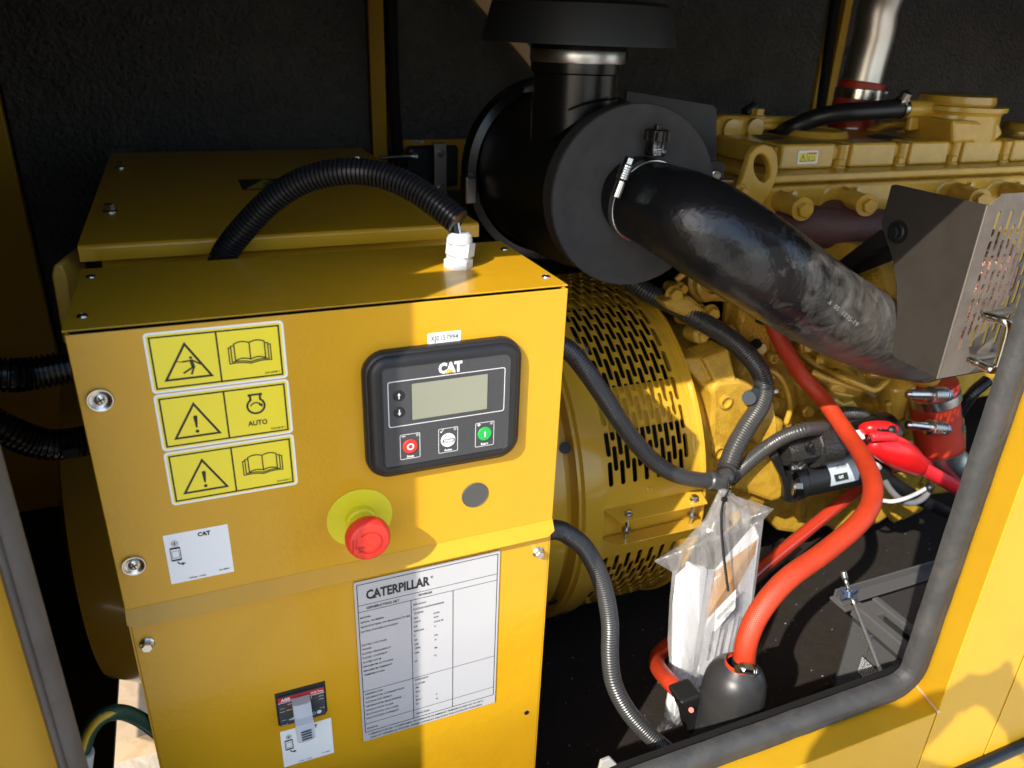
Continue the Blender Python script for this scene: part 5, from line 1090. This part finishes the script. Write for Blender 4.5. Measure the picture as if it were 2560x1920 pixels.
# page stack (each page slightly offset), printed cover and manila panel
for k in range(7):
    dx = -9*k; sheet('page', [(1790+dx*.3, 1428+k*2), (1898-k*2, 1340-k*5), (1874-k*5, 1540), (1838-k*9, 1640), (1742-k*3, 1722), (1748+dx*.2, 1600)], [.192+.0016*k, .188+.0016*k, .160+.0016*k, .145+.0016*k, .125+.0016*k, .15+.0016*k], PAPER if k % 2 else PAPE, .0006, pap)
sheet('manila_panel', [(1785, 1432), (1893, 1349), (1876, 1456), (1766, 1546)], [.1905, .1865, .1735, .1565], ENVL, .0004, pap)
def inlay(name, pts, mt, dy=-.0008):
    # points given inside the manila quad by (a, b)
    Q = [W(1785, 1432, .1905), W(1893, 1349, .1865), W(1876, 1456, .1735), W(1766, 1546, .1565)]
    m = MB(); m.slab([Q[0]*(1-a)*(1-b)+Q[1]*a*(1-b)+Q[2]*a*b+Q[3]*(1-a)*b+V((0, dy, 0)) for a, b in pts], (0, -.0002, 0)); return m.obj(name, mt, pap, None)
inlay('white_border', [(.02, .14), (.82, .10), (.82, .13), (.02, .17)], PAPER); inlay('white_border', [(.80, .10), (.83, .10), (.83, .72), (.80, .72)], PAPER)
inlay('white_border', [(.16, .30), (.24, .30), (.24, .80), (.16, .80)], PAPER)
inlay('fine_print', [(.70, .22), (.735, .22), (.735, .62), (.70, .62)], mat('manila_ink', (.28, .15, .04), .6))
for k in range(6):
    u = 1772+k*17; sheet('print_line', [(u+8, 1580+k*-9), (u+12, 1578+k*-9), (u-2-k, 1650-k*6), (u-6-k, 1652-k*6)], [.1495, .1495, .1345, .1345], PAPE if k % 2 else INKG, .0002, pap)
Q0 = W(1851, 1478, .166); ux_ = (W(1836, 1610, .142)-Q0).normalized(); uy_ = (W(1880, 1470, .166)-Q0); uy_ = (uy_-ux_*uy_.dot(ux_)).normalized(); un_ = ux_.cross(uy_); un_ = un_ if un_.dot(CAM-Q0) > 0 else -un_
p = Print(Q0, ux_, uy_, un_, .0022); p.text('Pre-Delivery', 0, .0, .0062, 'LEFT', .95); p.text('Certificate', .012, -.0085, .0062, 'LEFT', .95); p.obj('lettering', mat('print_grey', (.12, .12, .14), .6), pap)
fl = thing('folded_papers', 'rolled white papers in the left half of the clear bag', 'papers', tuple(W(1700, 1800, .1)))
m = MB()
base = [(1724, 1408), (1745, 1420), (1772, 1424), (1752, 1560), (1733, 1690), (1706, 1782), (1685, 1812), (1668, 1806), (1686, 1690), (1694, 1560)]
yy = [.178, .172, .176, .15, .125, .098, .09, .09, .12, .148]
m.slab([W(u, v, y) for (u, v), y in zip(base, yy)], (0, .012, 0)); m.obj('paper_roll', PAPER, fl, None, .004)
sheet('paper_fold', [(1690, 1440), (1724, 1408), (1700, 1560), (1692, 1690), (1680, 1640), (1682, 1520)], [.186, .184, .16, .13, .135, .158], PAPER, .001, fl)
sheet('paper_fold', [(1772, 1424), (1786, 1424), (1765, 1560), (1742, 1700), (1712, 1784), (1706, 1782), (1733, 1690), (1752, 1560)], [.18, .184, .158, .132, .10, .10, .127, .152], PAPE, .001, fl)
# adhesive label on the bag and the black tie
al = thing('bag_label', 'white printed label stuck on the clear document bag', 'label', tuple(W(1810, 1540, .12)))
sheet('label_sheet', [(1789, 1527), (1840, 1474), (1838, 1520), (1786, 1580)], [.133, .136, .130, .126], mat('label_paper', (.72, .73, .70), .6), .0003, al)
Q0 = W(1790, 1550, .1262); ux_ = (W(1836, 1502, .1292)-Q0).normalized(); uy_ = (W(1790, 1530, .1282)-Q0); uy_ = (uy_-ux_*uy_.dot(ux_)).normalized(); un_ = ux_.cross(uy_); un_ = un_ if un_.dot(CAM-Q0) > 0 else -un_
p = Print(Q0, ux_, uy_, un_, .0030); p.text('CATDE165HN7G00376', .001, .001, .0065, 'LEFT', .42); p.text('TZTJG', .011, -.0095, .0065, 'LEFT', .55); p.obj('lettering', MATS['print_grey'], al)
tie = thing('cable_tie', 'long black cable tie hanging in front of the clear bag', 'cable tie', tuple(W(1812, 1250, .2)), 'plastic cable ties')
m = MB(); tp = [W(1820, 1196, .232), W(1822, 1222, .222), W(1812, 1246, .212), W(1805, 1270, .195), W(1803, 1310, .178), W(1807, 1370, .160), W(1814, 1430, .140), W(1820, 1478, .126)]
P_, _ = spline(tp, .004)
for i in range(len(P_)-1): m.quad(P_[i]+RT*-.0019, P_[i]+RT*.0019, P_[i+1]+RT*.0019, P_[i+1]+RT*-.0019)
o = m.obj('strap', BLKS, tie, 2); sd = o.modifiers.new('thick', 'SOLIDIFY'); sd.thickness = .0012
m = MB(); q = W(1811, 1248, .209); m.box(q.x-.0042, q.x+.0042, q.y-.003, q.y+.003, q.z-.0035, q.z+.0035); m.obj('tie_head', BLKS, tie, None, .001)
# ================================================================ BATTERY
bat = thing('battery', 'black ribbed battery with a white print, held down beside the door corner', 'battery', (1.08, .02, ZF))
bx, by0, by1, bz, bzb = .972, -.085, .072, -.575, -.775
BR = mat('battery_rim', (.085, .085, .086), .5)
BC = mat('battery_case', (.032, .032, .033), .5, bump=(250, .2, .001))
m = MB(); m.box(bx, bx+.26, by0, by1, bzb, bz-.03); m.obj('battery_case', BC, bat, None, .002)
m = MB(); m.box(bx-.003, bx+.012, by0-.002, by1+.002, bz-.031, bz-.008); m.box(bx+.034, bx+.046, by0, by1, bz-.020, bz-.006); m.box(bx+.012, bx+.034, by1-.03, by1, bz-.029, bz-.010); m.obj('lid_rim', BR, bat, None, .002)
m = MB(); m.box(bx+.046, bx+.262, by0, by1, bz-.03, bz-.008); m.obj('battery_lid', BC, bat, None, .003)
m = MB()
for k in range(34):
    z = bz-.040-k*.0045
    for y0, y1 in ((by0+.006, by0+.058), (by0+.064, by0+.112), (by0+.118, by1-.006)): m.box(bx-.0022, bx-.0001, y0, y1, z-.0014, z+.0010)
o = m.obj('case_ribs', BR, bat, None); o['kind'] = 'stuff'
for y in (by0+.061, by0+.115): m = MB(); m.box(bx-.0035, bx-.0001, y-.0016, y+.0016, bzb+.01, bz-.035); m.obj('case_rib', BR, bat, None)
PO = (bx-.0036, .034, -.684)
p = Print(PO, (0, -1, 0), (0, 0, 1), (-1, 0, 0), .0004)
p.poly([(0, -.004), (.052, -.004), (.052, .032), (0, .032)]); p.obj('print_ground', INK, bat)
p = Print(PO, (0, -1, 0), (0, 0, 1), (-1, 0, 0), .0008)
rs = random.Random(4)
for k in range(9):
    x = .001
    while x < .048:
        w_ = rs.uniform(.003, .008); p.poly([(x, .0275-k*.0035), (min(.05, x+w_), .0275-k*.0035), (min(.05, x+w_), .0295-k*.0035), (x, .0295-k*.0035)]); x += w_+.0012
p.obj('white_print', mat('print_white', (.55, .55, .56), .6), bat)
m = MB(); m.box(bx-.02, bx+.3, by0-.02, by1+.02, ZF, bzb-.001); m.obj('battery_tray', BLKM, bat, None, .004)
hb = thing('battery_clamp', 'black hold-down bar with steel rod and wing nut over the battery', 'clamp', (1.0, .09, bz))
m = MB(); m.box(bx-.022, bx+.28, by1+.003, by1+.026, bz-.010, bz-.007); m.box(bx-.020, bx+.28, by1+.023, by1+.026, bz-.0069, bz+.006); m.box(bx-.022, bx-.004, by1-.004, by1+.03, bz-.016, bz-.011); m.obj('hold_down_bar', BR, hb, None, .001)
a, b = W(2108, 1428, .085), W(2129, 1497, .062); c = W(2206, 1690, -.04)
m = MB(); m.tube([a, W(2113, 1448, .078)], .0046, 12, step=.003); m.tube([W(2113, 1448, .078), b, W(2140, 1520, .05), c], .0030, 12, step=.006); m.obj('steel_rod', mat('rod_steel', (.5, .48, .42), .35, metal=1.), hb, 2)
m = MB(); q = W(2123, 1486, .060)
for g in range(4):
    an = PI/4+g*PI/2; d = RT*math.cos(an)+UP*math.sin(an)*.6; m.slab([q+d*.004+UP*.0028, q+d*.017+UP*.0055, q+d*.018-UP*.001, q+d*.005-UP*.0035], FW*.0018)
m.cyl(q-UP*.004, q+UP*.005, .0058, seg=14); m.obj('wing_nut', mat('nut_blue', (.20, .27, .42), .35, metal=.9), hb, .5)
# ================================================================ PHOTOGRAPHER (stands behind the camera; throws the shadow on the door sill)
def skinned(name, nodes, edges, mt, parent, sub=2, root=0):
    me = bpy.data.meshes.new(name); me.from_pydata([n[0] for n in nodes], edges, []); me.update()
    o = link(name, me, mt, parent)
    md = o.modifiers.new('skin', 'SKIN'); md.use_smooth_shade = True
    me.skin_vertices.new() if not me.skin_vertices else None
    for i, n in enumerate(nodes):
        r = n[1]; me.skin_vertices[0].data[i].radius = r if isinstance(r, tuple) else (r, r); me.skin_vertices[0].data[i].use_root = (i == root)
    o.modifiers.new('sub', 'SUBSURF').levels = sub; o.modifiers['sub'].render_levels = sub
    return o
per = thing('person', 'person in a navy jacket reaching both arms out before the doorway', 'person', (.38, -1.0, ZG))
J = dict(pel=(.38, -1.02, -.42), bel=(.38, -1.03, -.25), che=(.37, -1.02, -.02), nek=(.35, -1.0, .14), jaw=(.34, -.97, .21), hed=(.335, -.965, .285), top=(.335, -.975, .36),
         lsh=(.19, -1.02, .06), lel=(.03, -.62, .060), lwr=(.20, -.605, .038), lpa=(.255, -.60, .045), rsh=(.55, -1.02, .06), rel=(.56, -.78, -.16), rwr=(.36, -.63, .02), rpa=(.325, -.605, .055),
         lhp=(.29, -1.02, -.47), lkn=(.28, -1.0, -.88), lan=(.28, -1.04, -1.27), lto=(.27, -.88, -1.31), rhp=(.47, -1.02, -.47), rkn=(.48, -1.0, -.88), ran=(.48, -1.04, -1.27), rto=(.49, -.88, -1.31))
RAD = dict(pel=(.15, .10), bel=(.13, .095), che=(.155, .105), nek=.055, jaw=.062, hed=(.078, .095), top=.055, lsh=.058, lel=.042, lwr=.029, lpa=(.038, .018), rsh=.058, rel=.042, rwr=.029, rpa=(.038, .018),
           lhp=.088, lkn=.058, lan=.04, lto=.03, rhp=.088, rkn=.058, ran=.04, rto=.03)
E_ = [('pel', 'bel'), ('bel', 'che'), ('che', 'nek'), ('nek', 'jaw'), ('jaw', 'hed'), ('hed', 'top'), ('che', 'lsh'), ('lsh', 'lel'), ('lel', 'lwr'), ('lwr', 'lpa'), ('che', 'rsh'), ('rsh', 'rel'), ('rel', 'rwr'), ('rwr', 'rpa'),
      ('pel', 'lhp'), ('lhp', 'lkn'), ('lkn', 'lan'), ('lan', 'lto'), ('pel', 'rhp'), ('rhp', 'rkn'), ('rkn', 'ran'), ('ran', 'rto')]
def body(keys, grow): 
    ks = list(keys); nodes = [(J[k], tuple(x+grow for x in RAD[k]) if isinstance(RAD[k], tuple) else RAD[k]+grow) for k in ks]
    return ks, nodes, [(ks.index(a), ks.index(b)) for a, b in E_ if a in ks and b in ks]
ks, nodes, eds = body(J, 0)
def finger(palm, pts, r):
    base = ks.index(palm); prev = base
    for i, p_ in enumerate(pts): nodes.append((p_, r*(1-.12*i))); eds.append((prev, len(nodes)-1)); prev = len(nodes)-1
for palm, sx in (('lpa', 1), ('rpa', -1)):
    q = V(J[palm])
    for i in range(4): 
        b = q+V((sx*(.02-.004*i), .006, .018-.012*i)); finger(palm, [tuple(b), tuple(b+V((sx*.022, .012, .004))), tuple(b+V((sx*.030, -.006, .006)))], .0088)
    finger(palm, [tuple(q+V((-sx*.008, .0, .030))), tuple(q+V((sx*.006, -.008, .052)))], .0098)
skinned('body', nodes, eds, mat('skin', (.45, .26, .18), .5), per)
k2, n2, e2 = body(['pel', 'bel', 'che', 'nek', 'lsh', 'lel', 'lwr', 'rsh', 'rel', 'rwr'], .012); skinned('jacket', n2, e2, mat('navy_cloth', (.02, .03, .06), .8), per)
k3, n3, e3 = body(['pel', 'lhp', 'lkn', 'lan', 'rhp', 'rkn', 'ran'], .01); skinned('trousers', n3, e3, mat('grey_cloth', (.05, .05, .055), .85), per)
m = MB(); m.lathe([(.05, -.02), (.090, .02), (.098, .06), (.085, .105), (.05, .13), (.0, .137)], V(J['hed'])+V((0, -.012, -.01)), (0, -.15, 1), 28, False); m.obj('hair', mat('hair', (.02, .013, .009), .6), per, 2)
for sx in (-1, 1):
    m = MB(); m.lathe([(.0, -.0), (.009, .003), (.011, .010), (.0, .014)], V(J['hed'])+V((sx*.030, .076, -.004)), (0, 1, 0), 14, False); m.obj('eye', WHP, per, 2)
    m = MB(); m.lathe([(.0, 0), (.018, .002), (.024, .008), (.0, .012)], V(J['hed'])+V((sx*.082, -.005, -.015)), (sx, 0, 0), 14, False); m.obj('ear', MATS['skin'], per, 2)
m = MB(); m.lathe([(.0, .028), (.009, .022), (.012, .010), (.014, -.006), (.0, -.012)], V(J['hed'])+V((0, .085, -.022)), (0, .35, .9), 14, False); m.obj('nose', MATS['skin'], per, 2)
m = MB(); m.box(.312, .358, -.890, -.884, .222, .230); m.obj('mouth', mat('lips', (.35, .12, .10), .5), per, None, .002)
